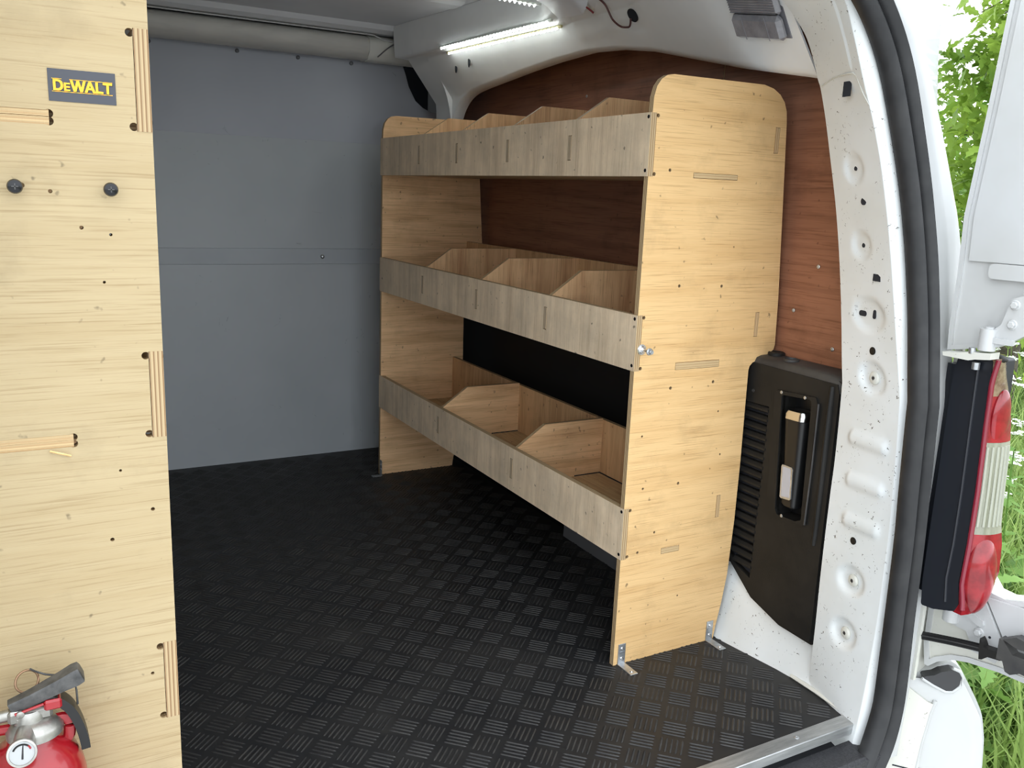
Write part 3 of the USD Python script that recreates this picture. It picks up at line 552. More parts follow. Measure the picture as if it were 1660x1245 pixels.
obj('crease', tube([BH + BE * a + BN * .020 + np.array([0, 0, b]) for a, b in [(.057, .055), (.052, .03), (.045, -.03), (.040, -.10), (.038, -.30)]], .0035, 8), WHITE, bp, smooth=60)
obj('gap_line', tube([BH + BE * a + BN * n_ + np.array([0, 0, b]) for a, b, n_ in [(0, -.078, .0225), (.030, -.083, .0225), (.048, -.083, .019), (.09, -.092, .0185), (.13, -.10, .015)]], .0014, 6), DARK, bp)
obj('cover_centre', loft([[(x, -.44, -.40), (x, -.51, -.40), (x, -.515, -.22), (x, -.50, -.185), (x, -.45, -.178), (x, -.44, -.19)] for x in (-1.4, .24)]), WHITE, bp, smooth=40)

# ------------------------------------------------------------ tool racks
def rack(x0, s, y0, y1, th, fz, poly, mats, label, shelf_depths, backs, divs, tenon_panel, holes, dog, grp=None, slots=()):
    """x0: the front plane; s: +1 when the rack runs to +x; fz: (bottom, top) of each front board"""
    t = thing('tool_rack', label, 'tool rack', loc=(x0 + s * .17, (y0 + y1) / 2, 0))
    fx = lambda x: x0 + s * x
    def fxm(m):
        m = m.copy(); v = m.vertices.copy(); v[:, 0] = x0 + s * v[:, 0]; m.vertices = v
        if s < 0: m.invert()
        return m
    near = poly
    for zb, zt in fz:
        near = near.difference(sbox(-.01, zb, th + .0006, zt))
        for z in (zb + .0045, zt - .0045): near = near.difference(Point(th + .0035, z).buffer(dog, 8))
    far = near
    for x, z, r in holes: near = near.difference(Point(x, z).buffer(r, 6))
    for (xa, xb, za, zb) in tenon_panel: near = near.difference(sbox(xa - .0007, za - .0007, xb + .0007, zb + .0007))
    for sp in slots: near = near.difference(sp)
    obj('end_panel', fxm(slab(near, 'y', y0, y0 + th)), mats['end'], t)
    obj('end_panel', fxm(slab(far, 'y', y1 - th, y1)), mats['far'], t)
    for (xa, xb, za, zb) in tenon_panel: obj('tenon', fxm(bx(xa, xb, y0 - .0002, y0 + th, za, zb)), PLY_TENON_Z if xb - xa > zb - za else PLY_TENON_X, t)
    for k, (zb, zt) in enumerate(fz):
        fp = sbox(y0 - .0004, zb, y1 + .0004, zt)
        for yd, xp, xe, zh in divs[k]: fp = fp.difference(sbox(yd - .0062, zb + .030, yd + .0062, zb + .078))
        fb = obj('front_board', fxm(slab(fp, 'x', 0, th)), mats['front'], t)
        for yd, *_ in divs[k]: obj('tenon', fxm(bx(-.0003, th, yd - .0054, yd + .0054, zb + .0312, zb + .0768)), PLY_TENON_Y, fb)
        for z in (zb + .010, zt - .007): obj('screw', screwhead((fx(0), y0 + .0065, z), (-s, 0, 0), .0032, .001), BLACKSCREW, fb, smooth=40)
        D = shelf_depths[k]
        obj('shelf', fxm(bx(th, D, y0 + th, y1 - th, zb + .002, zb + .002 + th)), mats['shelf'], t)
        xb_, ztop = backs[k]
        obj('back_board', fxm(bx(xb_, xb_ + th * .9, y0 + th, y1 - th, zb + .002 + th, ztop)), mats['back'], t)
        for yd, xp, xe, zh in divs[k]:
            P = Polygon([(th, zb + .002 + th), (th, zt), (xp, zh), (xe, zh), (xb_, zh - .0), (xb_, zb + .002 + th)])
            obj('divider', fxm(slab(P, 'y', yd - th * .42, yd + th * .42)), mats['div'][k], t)
    return t
RP = Polygon([(0, 0), (.2575, 0), (.262, .03), (.272, .08), (.281, .143), (.2865, .26), (.2875, .385), (.2850, .578), (.287, .586), (.294, .593), (.339, .610), (.348, .617), (.3505, .627), (.3465, .725), (.333, .905), (.3215, 1.055), (.3185, 1.075), (.311, 1.091), (.298, 1.104), (.280, 1.113), (.2565, 1.118), (.045, 1.1165), (.030, 1.1140), (.018, 1.1065), (.009, 1.094), (.004, 1.076), (.003, 1.05)])
FZ = [(.9423, 1.05), (.5936, .6969), (.223, .3265)]
right = rack(.0, 1, 0, 1.308, .012, FZ, RP, dict(end=PLY_END, far=PLY_DIVX, front=PLY_FASCIA, shelf=PLY_SHELF, back=PLY_BACK, div=[PLY_DIV, PLY_DIV, PLY_DIVX], tenon=PLY_TENON_Z),
    'right-hand plywood tool rack with three tiers of divided bins', (.315, .302, .262), ((.300, 1.05), (.29, .7475), (.25, .373)),
    ([(1.016, .085, .20, 1.098), (.777, .085, .20, 1.098), (.513, .085, .21, 1.098), (.256, .085, .20, 1.099)],
     [(.977, .085, .28, .7475), (.645, .085, .28, .7475), (.319, .085, .28, .7475)],
     [(.854, .085, .24, .378), (.439, .085, .24, .376)]),
    [(.105, .2095, .944, .9525), (.098, .205, .591, .604), (.099, .143, .2195, .231), (.2955, .3055, .998, 1.044), (.2895, .2985, .646, .693), (.2325, .2415, .276, .322)],
    [(.092, .749, .003), (.195, .747, .003), (.195, .561, .0032), (.09, .556, .0032), (.031, .467, .0022), (.042, .362, .0025), (.128, .362, .003), (.078, .268, .0025), (.04, .232, .0028), (.05, .955, .003), (.23, .41, .002), (.215, .50, .002), (.15, .12, .002)], .0034)
for a_ in ((.175, .2495, .4335, .4342), (.2485, .2497, .29, .433), (.165, .2495, .8485, .8492), (.13, .16, .8485, .849)): obj('shelf_gap', bx(a_[0], a_[1], a_[2], a_[3], .2371, .2395), DARK, right)
def lbracket(x, y, label):
    b = obj('angle_bracket', cat([cbox(x, x + .0175, y - .0022, y, 0, .044, .0006), cbox(x, x + .0175, y - .046, y, 0, .0022, .0006), bx(x + .003, x + .0145, y - .0035, y - .002, .018, .028)]), ZINC, right, label=label)
    for z in (.034, .013): obj('screw', screwhead((x + .0088, y - .0022, z), (0, -1, 0), .0038, .0018), CHROME, b, smooth=40)
    obj('screw', screwhead((x + .0088, y - .036, .0022), (0, 0, 1), .0038, .0018), CHROME, b, smooth=40)
lbracket(.0095, 0, 'zinc angle bracket at the front foot of the near end panel')
lbracket(.236, 0, 'zinc angle bracket at the rear foot of the near end panel')
fbk = obj('angle_bracket', cat([cbox(-.0022, 0, 1.275, 1.292, 0, .052, .0006), cbox(-.030, 0, 1.275, 1.292, 0, .0022, .0006)]), ZINC, right, label='zinc angle bracket at the foot of the far end panel')
for z in (.038, .022): obj('screw', screwhead((-.0022, 1.2835, z), (-1, 0, 0), .0036, .0018), CHROME, fbk, smooth=40)
bo = obj('hook_bolt', cat([disc_lathe((.0145, 0, .634), (0, -1, 0), [(.0098, 0), (.0098, .0016), (.006, .002)], 22), cyl((.0145, 0, .634), (.0145, -.030, .634), .0032, n=12), hexbolt((.0145, -.002, .634), (0, -1, 0), .007, .006)]), CHROME, right, smooth=35, label='bright bolt with washer on the near end panel')
obj('nut', hexbolt((.0145, -.024, .634), (0, -1, 0), .0068, .008), ZINC, bo, smooth=30)

LX, LY = -.8365, -.24
def dogbone(xa, xb, za, zb, r):
    q = sbox(xa, za, xb, zb)
    for x in (xa, xb):
        for z in (za + r * .8, zb - r * .8): q = q.union(Point(x + (r * .5 if x == xa else -r * .5), z).buffer(r, 8))
    return q
LPOLY = Polygon([(0, 0), (.335, 0), (.335, 1.30), (.30, 1.33), (.03, 1.33), (0, 1.30)])
LFZ = [(.952, 1.054), (.620, .718), (.2675, .367)]
SL1 = dogbone(.0945, .21, .9535, .9675, .0042); SL2 = dogbone(.0925, .20, .6175, .6315, .0042); SL3 = dogbone(.135, .22, .262, .276, .0042)
left = rack(LX, -1, LY, 1.02, .0145, LFZ, LPOLY, dict(end=PLY_LEFT, far=PLY_DIVX, front=PLY_FASCIA, shelf=PLY_SHELF, back=PLY_BACK, div=[PLY_DIV] * 3, tenon=PLY_TENON_Z),
    'left-hand plywood tool rack whose pale end panel faces the rear doors', (.31, .31, .31), ((.30, 1.05), (.30, .77), (.30, .42)), ([(.2, .085, .2, 1.10), (.6, .085, .2, 1.10)], [(.2, .085, .2, .77), (.6, .085, .2, .77)], [(.2, .085, .2, .42), (.6, .085, .2, .42)]),
    [], [(.0735, .852, .002), (.046, .845, .0016), (.0185, .535, .0022), (.0625, .505, .0022), (.05, .585, .0015), (.055, .795, .0015), (.028, .33, .002), (.125, .893, .0025), (.10, .888, .002)], .0042, slots=(SL1, SL2, SL3))
for q, z0 in ((SL1, .9605), (SL2, .6245), (SL3, .269)):
    xa, za, xb, zb = q.bounds
    obj('tenon', bx(LX - xb + .001, LX - xa - .004, LY + .0022, LY + .0145, za + .0002, zb - .0072), PLY_TENON_Z, left)
    obj('tenon', bx(LX - xb + .001, LX - xa - .004, LY + .0012, LY + .0145, zb - .0068, zb - .0002), PLY_TENON_Z, left)
obj('splinter', tube([(LX - .118, LY - .002, .6155), (LX - .108, LY - .004, .6125), (LX - .098, LY - .003, .6085)], .0012, 5), PLY_TENON_Z, left)
for x in (-.9676, -.8812):
    k = obj('peg_screw', disc_lathe((x, LY, .8918), (0, -1, 0), [(.0028, 0), (.0028, .012), (.0068, .0125), (.0072, .0145), (.0062, .0172), (.003, .0185)], 22), BLACKSCREW, left, smooth=40, label='black round-headed screw peg')
    obj('drive_recess', cat([bx(x - .003, x + .003, LY - .0189, LY - .018, .8913, .8923), bx(x - .0005, x + .0005, LY - .0189, LY - .018, .8888, .8948)]), LEVER, k)

# sticker
st = thing('sticker', 'small charcoal rectangular sticker with yellow lettering on the left rack', 'sticker', loc=(-.901, LY, .992))
def sheared(m):
    v = m.vertices.copy(); v[:, 2] -= .0 * v[:, 0]; m.vertices = v; return m
obj('backing', bx(-.9318, -.8702, LY - .0007, LY, .9765, 1.0075), STICK, st)
def text(s, h, x, z, y, bold=True, squeeze=1.0):
    m = meshkit.text_mesh(s, h, .0004, bold); v = m.vertices.copy(); w = v[:, 0].max() * squeeze
    m.vertices = np.c_[x + v[:, 0] * squeeze, y - v[:, 2], z + v[:, 1]]; m.fix_normals()
    m = cat([m] + [m.copy().apply_translation([a * .00030, -.00003 * q, b * .00022]) for q, (a, b) in enumerate(((1, 1), (-1, 1), (1, -1), (-1, -1)), 1)]); return m, w
H = .0098; zb = .9872
parts, shad = [], []
x = -.9283
for sT, hh, dz in (('D', H, 0), ('E', H * .74, 0), ('W', H, 0), ('A', H, 0), ('L', H, 0), ('T', H, 0)):
    m, w = text(sT, hh, x, zb + dz, LY - .0011, True, 1.0); parts.append(m)
    m2, _ = text(sT, hh, x + .0005, zb + dz - .0005, LY - .0007, True, 1.0); shad.append(m2); x += w + .0003 - (.0012 if sT in 'W' else 0) - (.0009 if sT == 'A' else 0) - (.0008 if sT == 'L' else 0)
tw = x + .9283; k = .0550 / tw
for m in parts + shad: m.vertices[:, 0] = -.9283 + (m.vertices[:, 0] + .9283) * k
obj('lettering_shadow', cat(shad), SHADOWINK, st)
for m in parts: obj('letter', m, YELLOW, st)
obj('rule', cat([bx(-.9285, -.8732, LY - .0011, LY - .0007, .9856, .9862), bx(-.9285, -.9195, LY - .0011, LY - .0007, .9978, .9984), bx(-.9125, -.8732, LY - .0011, LY - .0007, .9978, .9984)]), YELLOW, st)

# ------------------------------------------------------------ fire extinguisher
EX, EY = -.993, -.298
fe = thing('fire_extinguisher', 'small red fire extinguisher standing in front of the left rack', 'fire extinguisher', loc=(EX, EY, 0))
obj('cylinder', disc_lathe((EX, EY, 0), (0, 0, 1), [(.040, 0), (.0475, .001), (.051, .008), (.051, .255), (.0505, .27), (.048, .284), (.043, .297), (.036, .307), (.029, .313), (.024, .317), (.0225, .325), (.0225, .330)], 48), RED, fe, smooth=45)
obj('neck_ring', disc_lathe((EX + .004, EY, .322), (0, 0, 1), [(.024, 0), (.0275, .002), (.0275, .010), (.024, .015), (.017, .020)], 40), ALLOY, fe, smooth=40)
obj('valve', cat([disc_lathe((EX, EY, .335), (0, 0, 1), [(.0165, 0), (.0155, .012), (.0125, .018)], 24), cbox(EX - .020, EX + .022, EY - .010, EY + .010, .341, .356, .003), cyl((EX - .018, EY, .3495), (EX - .034, EY, .3485), .0062, n=18), cyl((EX - .030, EY, .3487), (EX - .032, EY, .3486), .0078, n=6), cyl((EX - .034, EY, .3485), (EX - .046, EY, .3478), .0052, n=16)] +
    [cbox(EX - .012 + i * .0065, EX - .009 + i * .0065, EY - .0112, EY - .0098, .344, .348, .0004) for i in range(4)]), ALLOY, fe, smooth=35)
gd = np.array([-.13, -.90, -.05]); gd /= np.linalg.norm(gd); g0 = np.array([EX - .0035, EY - .010, .333])
gc = np.array([EX - .0085, EY - .042, .3285])
obj('gauge_stem', tube([g0, g0 + (gc - g0) * .55, gc + gd * -.004], np.array([.0105, .0105, .0115]), 20), ALLOY, fe, smooth=40)
gv = np.array([.03, -.95, .32]); gv /= np.linalg.norm(gv)
ga = obj('gauge', disc_lathe(gc, gv, [(.011, -.008), (.0138, -.005), (.0142, .001), (.0138, .003), (.0118, .0032), (.0115, .0015)], 32), ALLOY, fe, smooth=40)
obj('dial', disc_lathe(gc, gv, [(.0116, .0005), (.0116, .0018), (.001, .0018)], 28), DIAL, ga)
_, ea, eb = frame_axis(gv); upv = np.array([0, 0, 1.0]) - gv * gv[2]; upv /= np.linalg.norm(upv); rt = np.cross(upv, gv) * -1
if rt[0] < 0: rt = -rt
q = gc + gv * .0021
obj('needle', tube([q - upv * .006, q + upv * .004 + rt * .001, q + upv * .0075 + rt * .0015], np.array([.0009, .0006, .0004]), 6), BLACKPAINT, ga)
obj('scale_arc', tube([q + upv * (.0085 * math.sin(a)) + rt * (.0085 * math.cos(a)) for a in np.linspace(.25 * np.pi, .85 * np.pi, 12)], .0009, 5), BLACKPAINT, ga)
obj('scale_arc', tube([q + upv * (.0085 * math.sin(a)) + rt * (.0085 * math.cos(a)) for a in np.linspace(.10 * np.pi, .26 * np.pi, 8)], .0009, 5), RED, ga)
a0, a1 = np.array([EX - .0165, EY, .3575]), np.array([EX + .052, EY, .3835]); dd = a1 - a0
obj('top_lever', loft([[a0 + dd * t + np.array([-.004 * 0, yy, 0]) * 1 + np.array([-.37, 0, .93]) * zz for yy, zz in ((-w, -h), (w, -h), (w, h * .6), (w * .8, h), (-w * .8, h), (-w, h * .6))] for t, w, h in ((0, .007, .007), (.3, .0085, .0062), (.7, .0105, .0072), (.9, .0115, .0085), (.985, .0105, .008), (1.0, .009, .006))]), LEVER, fe, smooth=40)
hl = smooth_line([(EX + .006, EY, .356), (EX + .020, EY, .356), (EX + .031, EY, .348), (EX + .039, EY, .332), (EX + .0445, EY, .310), (EX + .0465, EY, .293)], 18)
hw = np.interp(np.linspace(0, 1, 18), [0, .3, .75, 1], [.0075, .010, .009, .007])
obj('carry_handle', loft([[p + np.array([n_[0], -w, n_[1]]) * 1 for n_ in ((0, 0),)] + [p + np.array([-t_[1] * h, y_, t_[0] * h]) for y_, h in ((w, 0), (w, .009), (-w, .009))] for p, w, t_ in ((hl[i], hw[i], ((lambda v: v / np.linalg.norm(v))(np.array([hl[min(i + 1, 17)][0] - hl[max(i - 1, 0)][0], hl[min(i + 1, 17)][2] - hl[max(i - 1, 0)][2]])))) for i in range(18))]), BLACKPAINT, fe, smooth=40)
obj('linkage', cat([cyl((EX - .013, EY - .011, .3545), (EX + .014, EY - .011, .360), .0016, n=8), cbox(EX + .014, EX + .031, EY - .0125, EY + .010, .351, .3625, .002)]), RED, fe, smooth=30)
obj('rivet', disc_lathe((EX - .008, EY - .0105, .3535), (0, -1, 0), [(.0042, 0), (.0038, .002), (.002, .0028)], 16), ALLOY, fe, smooth=40)
obj('pull_ring', tor((EX + .000, EY + .012, .3775), (.35, -.9, .25), .0115, .0013), plain('copper_brown_wire', (.28, .17, .10), .35, .6), fe, smooth=40)
obj('safety_tie', tube(smooth_line([(EX + .004, EY + .010, .392), (EX + .016, EY + .016, .380), (EX + .036, EY + .016, .372), (EX + .046, EY + .012, .356), (EX + .046, EY, .345)], 20), .0011, 6), LEVER, fe, smooth=40)
for cx_, a in ((EX - .030, 1), (EX + .030, -1)):
    obj('strap_lug', tube(smooth_line([(cx_ - a * -.012, EY, .333), (cx_ - a * .002, EY, .334), (cx_ - a * .007, EY, .326), (cx_ - a * .006, EY, .312), (cx_ - a * -.002, EY, .302)], 14), .0042, 8, .0060), RED, fe, smooth=40)

# ------------------------------------------------------------ black side trim with torch
TX = .298
tp = thing('side_trim_panel', 'black plastic side trim box with slatted vents and a torch dock', 'trim panel', loc=(.32, -.1, 0))
front = Polygon([(.036, .600), (.036, .158), (.016, .160), (-.05, .108), (-.131, .084), (-.221, .082), (-.221, .575), (-.214, .597)])
dock = Polygon([(-.084, .546), (-.158, .5515), (-.164, .318), (-.150, .311), (-.104, .309), (-.0975, .318)]).buffer(-.006).buffer(.006)
rings = []
fp = front.buffer(-.008).buffer(.008)
vent = Polygon([(.040, .512), (-.052, .514), (-.051, .40), (-.047, .15), (.0, .165), (.040, .20)])
obj('shell', slab(fp.buffer(-.006).difference(dock).difference(vent), 'x', TX, TX + .008), PLASTIC, tp)
obj('vent_back', slab(vent.buffer(.003), 'x', TX + .012, TX + .015), DARK, tp)
obj('shell_side', slab(fp.difference(dock.buffer(.004)).difference(vent), 'x', TX + .005, .352), PLASTIC, tp)
top = [[(x, y, z) for x, z in ((.300, .596), (.304, .6035), (.315, .607), (.345, .6085), (.358, .6075), (.358, .59), (.30, .585))] for y in (.05, .03, -.17, -.205, -.220)]
top = [[(x, y, z - (.0 if y > -.2 else (.004 if y > -.21 else .012))) for x, y, z in r] for r in top]
obj('top_ledge', loft(top), PLASTIC_DUSTY, tp, smooth=45)
fr = Polygon([(-.0665, .552), (-.167, .5585), (-.1715, .548), (-.1735, .318), (-.171, .308), (-.078, .3075), (-.0745, .314)]).buffer(-.005).buffer(.005)
df = obj('dock_frame', slab(fr.difference(dock), 'x', TX - .0035, TX + .001), PLASTIC, tp)
obj('dock_back', slab(dock.buffer(.003), 'x', TX + .036, TX + .040), BLACKPAINT, df)
obj('dock_wall', slab(dock.buffer(.003).difference(dock), 'x', TX, TX + .037), PLASTIC, df)
for y, z in ((-.083, .5505), (-.1415, .5525), (-.116, .3105)): obj('dock_screw', screwhead((TX - .0035, y, z), (-1, 0, 0), .0033, .001), ZINC, df, smooth=40)
obj('frame_bevel', tube([(TX - .003, -.1745, .548), (TX - .003, -.1755, .43), (TX - .003, -.1735, .312)], .002, 6), PLASTIC_DUSTY, df)
obj('corner_bulge', tube(smooth_line([(TX + .006, -.197, .585), (TX + .003, -.199, .54), (TX + .004, -.199, .40), (TX + .006, -.197, .28)], 12), .010, 12, .006), PLASTIC, tp, smooth=60)
for i in range(18):
    z = .505 - i * .0195; yr_ = -.054 + (.002 if i < 3 else 0) + max(0, i - 2) * .0004; ya = .034 if i < 15 else .034 - (i - 14) * .010
    obj('vent_slat', loft([[(TX + .001, y, z_ - (ya - y) * -.06) for z_ in (0,)] and [(TX + .0118, y, z - .0045 + sk), (TX + .001, y, z - .0045 + sk), (TX - .0022, y, z - .0025 + sk), (TX - .0022, y, z + .0015 + sk), (TX + .004, y, z + .0065 + sk), (TX + .0118, y, z + .0072 + sk)] for y, sk in ((ya, 0), (yr_ + .004, 0), (yr_, 0))]), PLASTIC, tp)
obj('clip_hole', disc_lathe((TX - .0002, -.006, .537), (-1, 0, 0), [(.0035, -.001), (.0035, .001), (.0022, .001), (.002, 0)], 14), PLASTIC_DUSTY, tp)
obj('round_cap', disc_lathe((.345, -.012, .603), (0, 0, 1), [(.017, 0), (.017, .009), (.0145, .0115), (.0135, .0105), (.004, .0105)], 28), PLASTIC, tp, smooth=40)
obj('cup_ring', disc_lathe((.328, -.068, .605), (0, 0, 1), [(.0155, 0), (.0152, .006), (.0128, .0068), (.0122, .003), (.0115, .0015), (.003, .0012)], 28), PLASTIC_DUSTY, tp, smooth=40)
to = thing('torch', 'black hand torch with silver cap held in the side trim dock', 'torch', loc=(.315, -.12, .33))
def rrect(w, d, r, n=6):
    q = sbox(-w, -d, w, d).buffer(-r).buffer(r, n).exterior; return np.array([q.interpolate(t, normalized=True).coords[0] for t in np.linspace(0, 1, 32, endpoint=False)])
def tbody(spec):
    return loft([[(.312 + b, yc + a, z + slope * a) for a, b in rrect(w, d, r)] for z, yc, w, d, r, slope in spec])
obj('body', tbody([(.330, -.124, .016, .012, .008, 0), (.335, -.123, .019, .015, .010, 0), (.42, -.122, .021, .016, .010, 0), (.5035, -.1185, .025, .018, .011, 0)]), BLACKPAINT, to, smooth=40)
obj('cap', tbody([(.5037, -.1185, .0255, .0185, .011, -.03), (.514, -.1185, .0255, .0185, .011, -.03), (.520, -.1185, .0225, .016, .011, -.03), (.522, -.1185, .017, .012, .009, -.03)]), CHROME, to, smooth=35)
ln = obj('lamp_window', slab(Polygon([(-.1045, .412), (-.1275, .412), (-.131, .408), (-.1335, .350), (-.131, .347), (-.109, .345), (-.106, .347), (-.1025, .408)]), 'x', .2945, .300), ZINC, to)
obj('lamp_lens', slab(Polygon([(-.1065, .409), (-.1265, .409), (-.130, .352), (-.109, .3485)]), 'x', .2940, .2955), plain('frosted_lens', (.42, .42, .46), .2, coat_weight=.5), ln)

# ------------------------------------------------------------ interior lamp, LED strips, wires
LO = np.array([.194, -.046, 1.222]); e1 = np.array([0, -.985, -.17]); e1 /= np.linalg.norm(e1); e2 = np.array([-.60, -.10, .79]); e2 -= e1 * (e1 @ e2); e2 /= np.linalg.norm(e2); e3 = np.cross(e1, e2); e3 *= -np.sign(e3[0])
lp = thing('interior_lamp', 'smoky grey rectangular courtesy lamp on the roof rail', 'lamp', loc=LO)
def lamp_box(w0, w1, h0, h1, d0, d1, c=.006):
    m = cbox(w0, w1, h0, h1, d0, d1, c); v = m.vertices; m.vertices = LO + v[:, :1] * e1 + v[:, 1:2] * e2 + v[:, 2:] * e3; m.fix_normals(); return m
obj('housing', lamp_box(-.066, .066, -.036, .052, -.004, .008, .003), LAMPDARK, lp)
ll = obj('lens', lamp_box(-.062, .060, -.033, .012, .006, .024, .007), LENSGREY, lp)
obj('upper_lens', lamp_box(-.063, .062, .013, .050, .006, .020, .006), LENSGREY, lp)
for i in range(7): obj('lens_rib', lamp_box(-.058, .056, .017 + i * .0045, .0185 + i * .0045, .0195, .0212, .0005), LAMPDARK, lp)
for a in (-.030, .028): obj('partition', lamp_box(a, a + .0015, -.031, .012, .0235, .0248, .0004), LAMPDARK, ll)
def led_row(name, label, p0, p1, n, tape_d, gel, down):
    p0, p1 = np.array(p0), np.array(p1); t = thing(name, label, 'LED strip', loc=(p0 + p1) / 2, group=None); d = (p1 - p0) / np.linalg.norm(p1 - p0)
    up = np.array(down, float) * -1
    obj('tape', tube([p0 - d * .01, p1 + d * .01], .0035, 6, .0035), gel, t, smooth=40)
    for i in range(n):
        p = p0 + (p1 - p0) * (i + .5) / n
        obj('led', cyl(p + np.array(down) * .003, p + np.array(down) * .0085, .0042, .0010, n=6), LED, t)
    return t
def on_rail(y, z, off=.004): x = rail_x(y, z); return np.array([x - .79 * off, y, z - .61 * off])
led_row('led_strip', 'lit LED strip along the lower edge of the roof rail', on_rail(1.20, 1.302, .006), on_rail(.645, 1.302, .006), 34, 0, LEDTAPE, (-.6, 0, -.8))
led_row('led_strip', 'lit LED strip along the upper inner edge of the roof rail', on_rail(1.17, 1.302, .002) + [-.044, 0, .004], on_rail(.625, 1.302, .002) + [-.044, 0, .004], 34, 0, LEDGEL, (-.5, 0, -.8))
for y0_, y1_, lb in ((1.40, .75, 'lit LED strip above the left rack, nearest the cab'), (.65, .0, 'lit LED strip above the left rack, nearest the rear doors')):
    led_row('led_strip', lb, (XL + .07, y0_, 1.335), (XL + .07, y1_, 1.335), 34, 0, LEDGEL, (.6, 0, -.8))
led_row('led_strip', 'lit LED strip across the front of the roof bow', (.118, .612, 1.334), (-.45, .612, 1.352), 44, 0, LEDGEL, (0, .3, -.9))
def wire(name, pts, r, m, label): obj(name, tube(smooth_line(pts, 40), r, 7), m, smooth=60, label=label, cat='wire')
wire('electric_wire', [on_rail(.45, 1.345, .02), on_rail(.415, 1.315, .012), on_rail(.412, 1.292, .014), on_rail(.392, 1.272, .012), on_rail(.372, 1.268, .009), on_rail(.362, 1.279, .002)], .0022, BROWNWIRE, 'dark red-brown wire looping out of the hole in the roof rail')
wire('electric_wire', [on_rail(.50, 1.345, .03), on_rail(.475, 1.325, .022), on_rail(.463, 1.312, .02)], .0022, REDWIRE, 'short red wire end hanging by the roof bow')
wire('electric_wire', [(-.9, 1.494, 1.3695), (-.2, 1.494, 1.3695), (.04, 1.494, 1.3695), (.10, 1.49, 1.352), (.125, 1.49, 1.362), (.15, 1.485, 1.352), (.17, 1.45, 1.335), (.19, 1.36, 1.312), (.197, 1.30, 1.304), (.20, 1.24, 1.300)], .0022, GREYWIRE, 'thin pale wire running along the top of the header beam')
wire('electric_wire', [(.118, 1.494, 1.352), (.088, 1.494, 1.332), (.066, 1.496, 1.312), (.06, 1.499, 1.306)], .002, plain('grey_wire', (.16, .16, .17), .4), 'grey wire drooping across the pale end of the header beam')

# ------------------------------------------------------------ outside: ground, grass, plants, trees
GZ = -.62
obj('ground', bx(-30, 40, -30, 40, GZ - .2, GZ), GROUND, kind='structure', label='earth and turf beside the van')
obj('parking_area', bx(-6, .9, -12, 3.5, GZ, GZ + .01), TARMAC, kind='structure', label='gravel parking area under the van')
def polar(ph, r): return np.array([C[0] + r * math.sin(math.radians(ph)), C[1] + r * math.cos(math.radians(ph))])
def blades(spots, hmin, hmax, w):
    V, F = [], []
    for x, y in spots:
        h = rng.uniform(hmin, hmax); a = rng.uniform(0, 6.283); l = rng.uniform(.15, .6) * h; d = np.array([math.cos(a), math.sin(a)]); s = np.array([-d[1], d[0]]) * w * rng.uniform(.6, 1.3)
        for t, k in ((0, 1), (.4, .9), (.75, .6), (1, .05)):
            c = np.array([x, y]) + d * l * t ** 1.8; z = GZ + h * (t - .18 * t ** 3); V += [(*(c - s * k), z), (*(c + s * k), z)]
        b = len(V) - 8
        for i in range(3): F += [(b + 2 * i, b + 2 * i + 1, b + 2 * i + 3), (b + 2 * i, b + 2 * i + 3, b + 2 * i + 2)]
    return trimesh.Trimesh(np.array(V), np.array(F), process=False)
sp = []
while len(sp) < 15000:
    p = polar(rng.uniform(46, 72), 2.0 + 8.5 * rng.uniform(0, 1) ** 1.3)
    if p[0] > .60: sp.append(p)
obj('grass', blades(sp, .25, .75, .0045), GRASS, label='tall green grass growing beside the van', cat='grass', kind='stuff')
def leaf(L_, w, lobes=0, fold=.15, droop=.2, n=9):
    t = np.linspace(0, 1, n); ww = w * np.sin(np.pi * np.clip(t, .02, .985) ** .8)
    if lobes: ww = ww * (1 - .45 * (np.arange(n) % 2))
    z = -droop * L_ * t ** 2; V = [(x * L_, 0, zz) for x, zz in zip(t, z)] + [(x * L_, a, zz + fold * a) for x, a, zz in zip(t, ww, z)] + [(x * L_, -a, zz + fold * a) for x, a, zz in zip(t, ww, z)]
    F = []
    for i in range(n - 1): F += [(i, i + 1, n + i + 1), (i, n + i + 1, n + i), (i + 1, i, 2 * n + i), (i + 1, 2 * n + i, 2 * n + i + 1)]
    return np.array(V), np.array(F)
def rot(yaw, pitch, roll):
    cy, sy, cp, sp_, cr, sr = math.cos(yaw), math.sin(yaw), math.cos(pitch), math.sin(pitch), math.cos(roll), math.sin(roll)
    return np.array([[cy, -sy, 0], [sy, cy, 0], [0, 0, 1]]) @ np.array([[cp, 0, sp_], [0, 1, 0], [-sp_, 0, cp]]) @ np.array([[1, 0, 0], [0, cr, -sr], [0, sr, cr]])
def nettle(loc, h, seed, label, group):
    r_ = np.random.default_rng(seed); t = thing('nettle_plant', label, 'plant', loc=(*loc, GZ), group=group)
    lean = r_.normal(0, .06, 2); base = np.array([*loc, GZ]); tip = base + np.array([*lean, h])
    obj('stem', tube([base, (base + tip) / 2 + [lean[0] * .2, 0, 0], tip], np.array([.005, .004, .002]), 6), LEAF_NETTLE, t)
    nl = 7
    for i in range(nl):
        f = .25 + .75 * i / (nl - 1); c = base + (tip - base) * f; L_ = .13 * (1.15 - .55 * f) * r_.uniform(.85, 1.15)
        for k in range(2):
            v, fa = leaf(L_, L_ * .32, 1, .2, .35, 10); yaw = i * 1.57 + k * np.pi + r_.normal(0, .25)
            obj('leaf', trimesh.Trimesh(v @ rot(yaw, -.25 + r_.normal(0, .15), r_.normal(0, .3)).T + c, fa, process=False), LEAF_NETTLE, t, smooth=50)
    return t
NET = 'nettles in the grass beside the van'
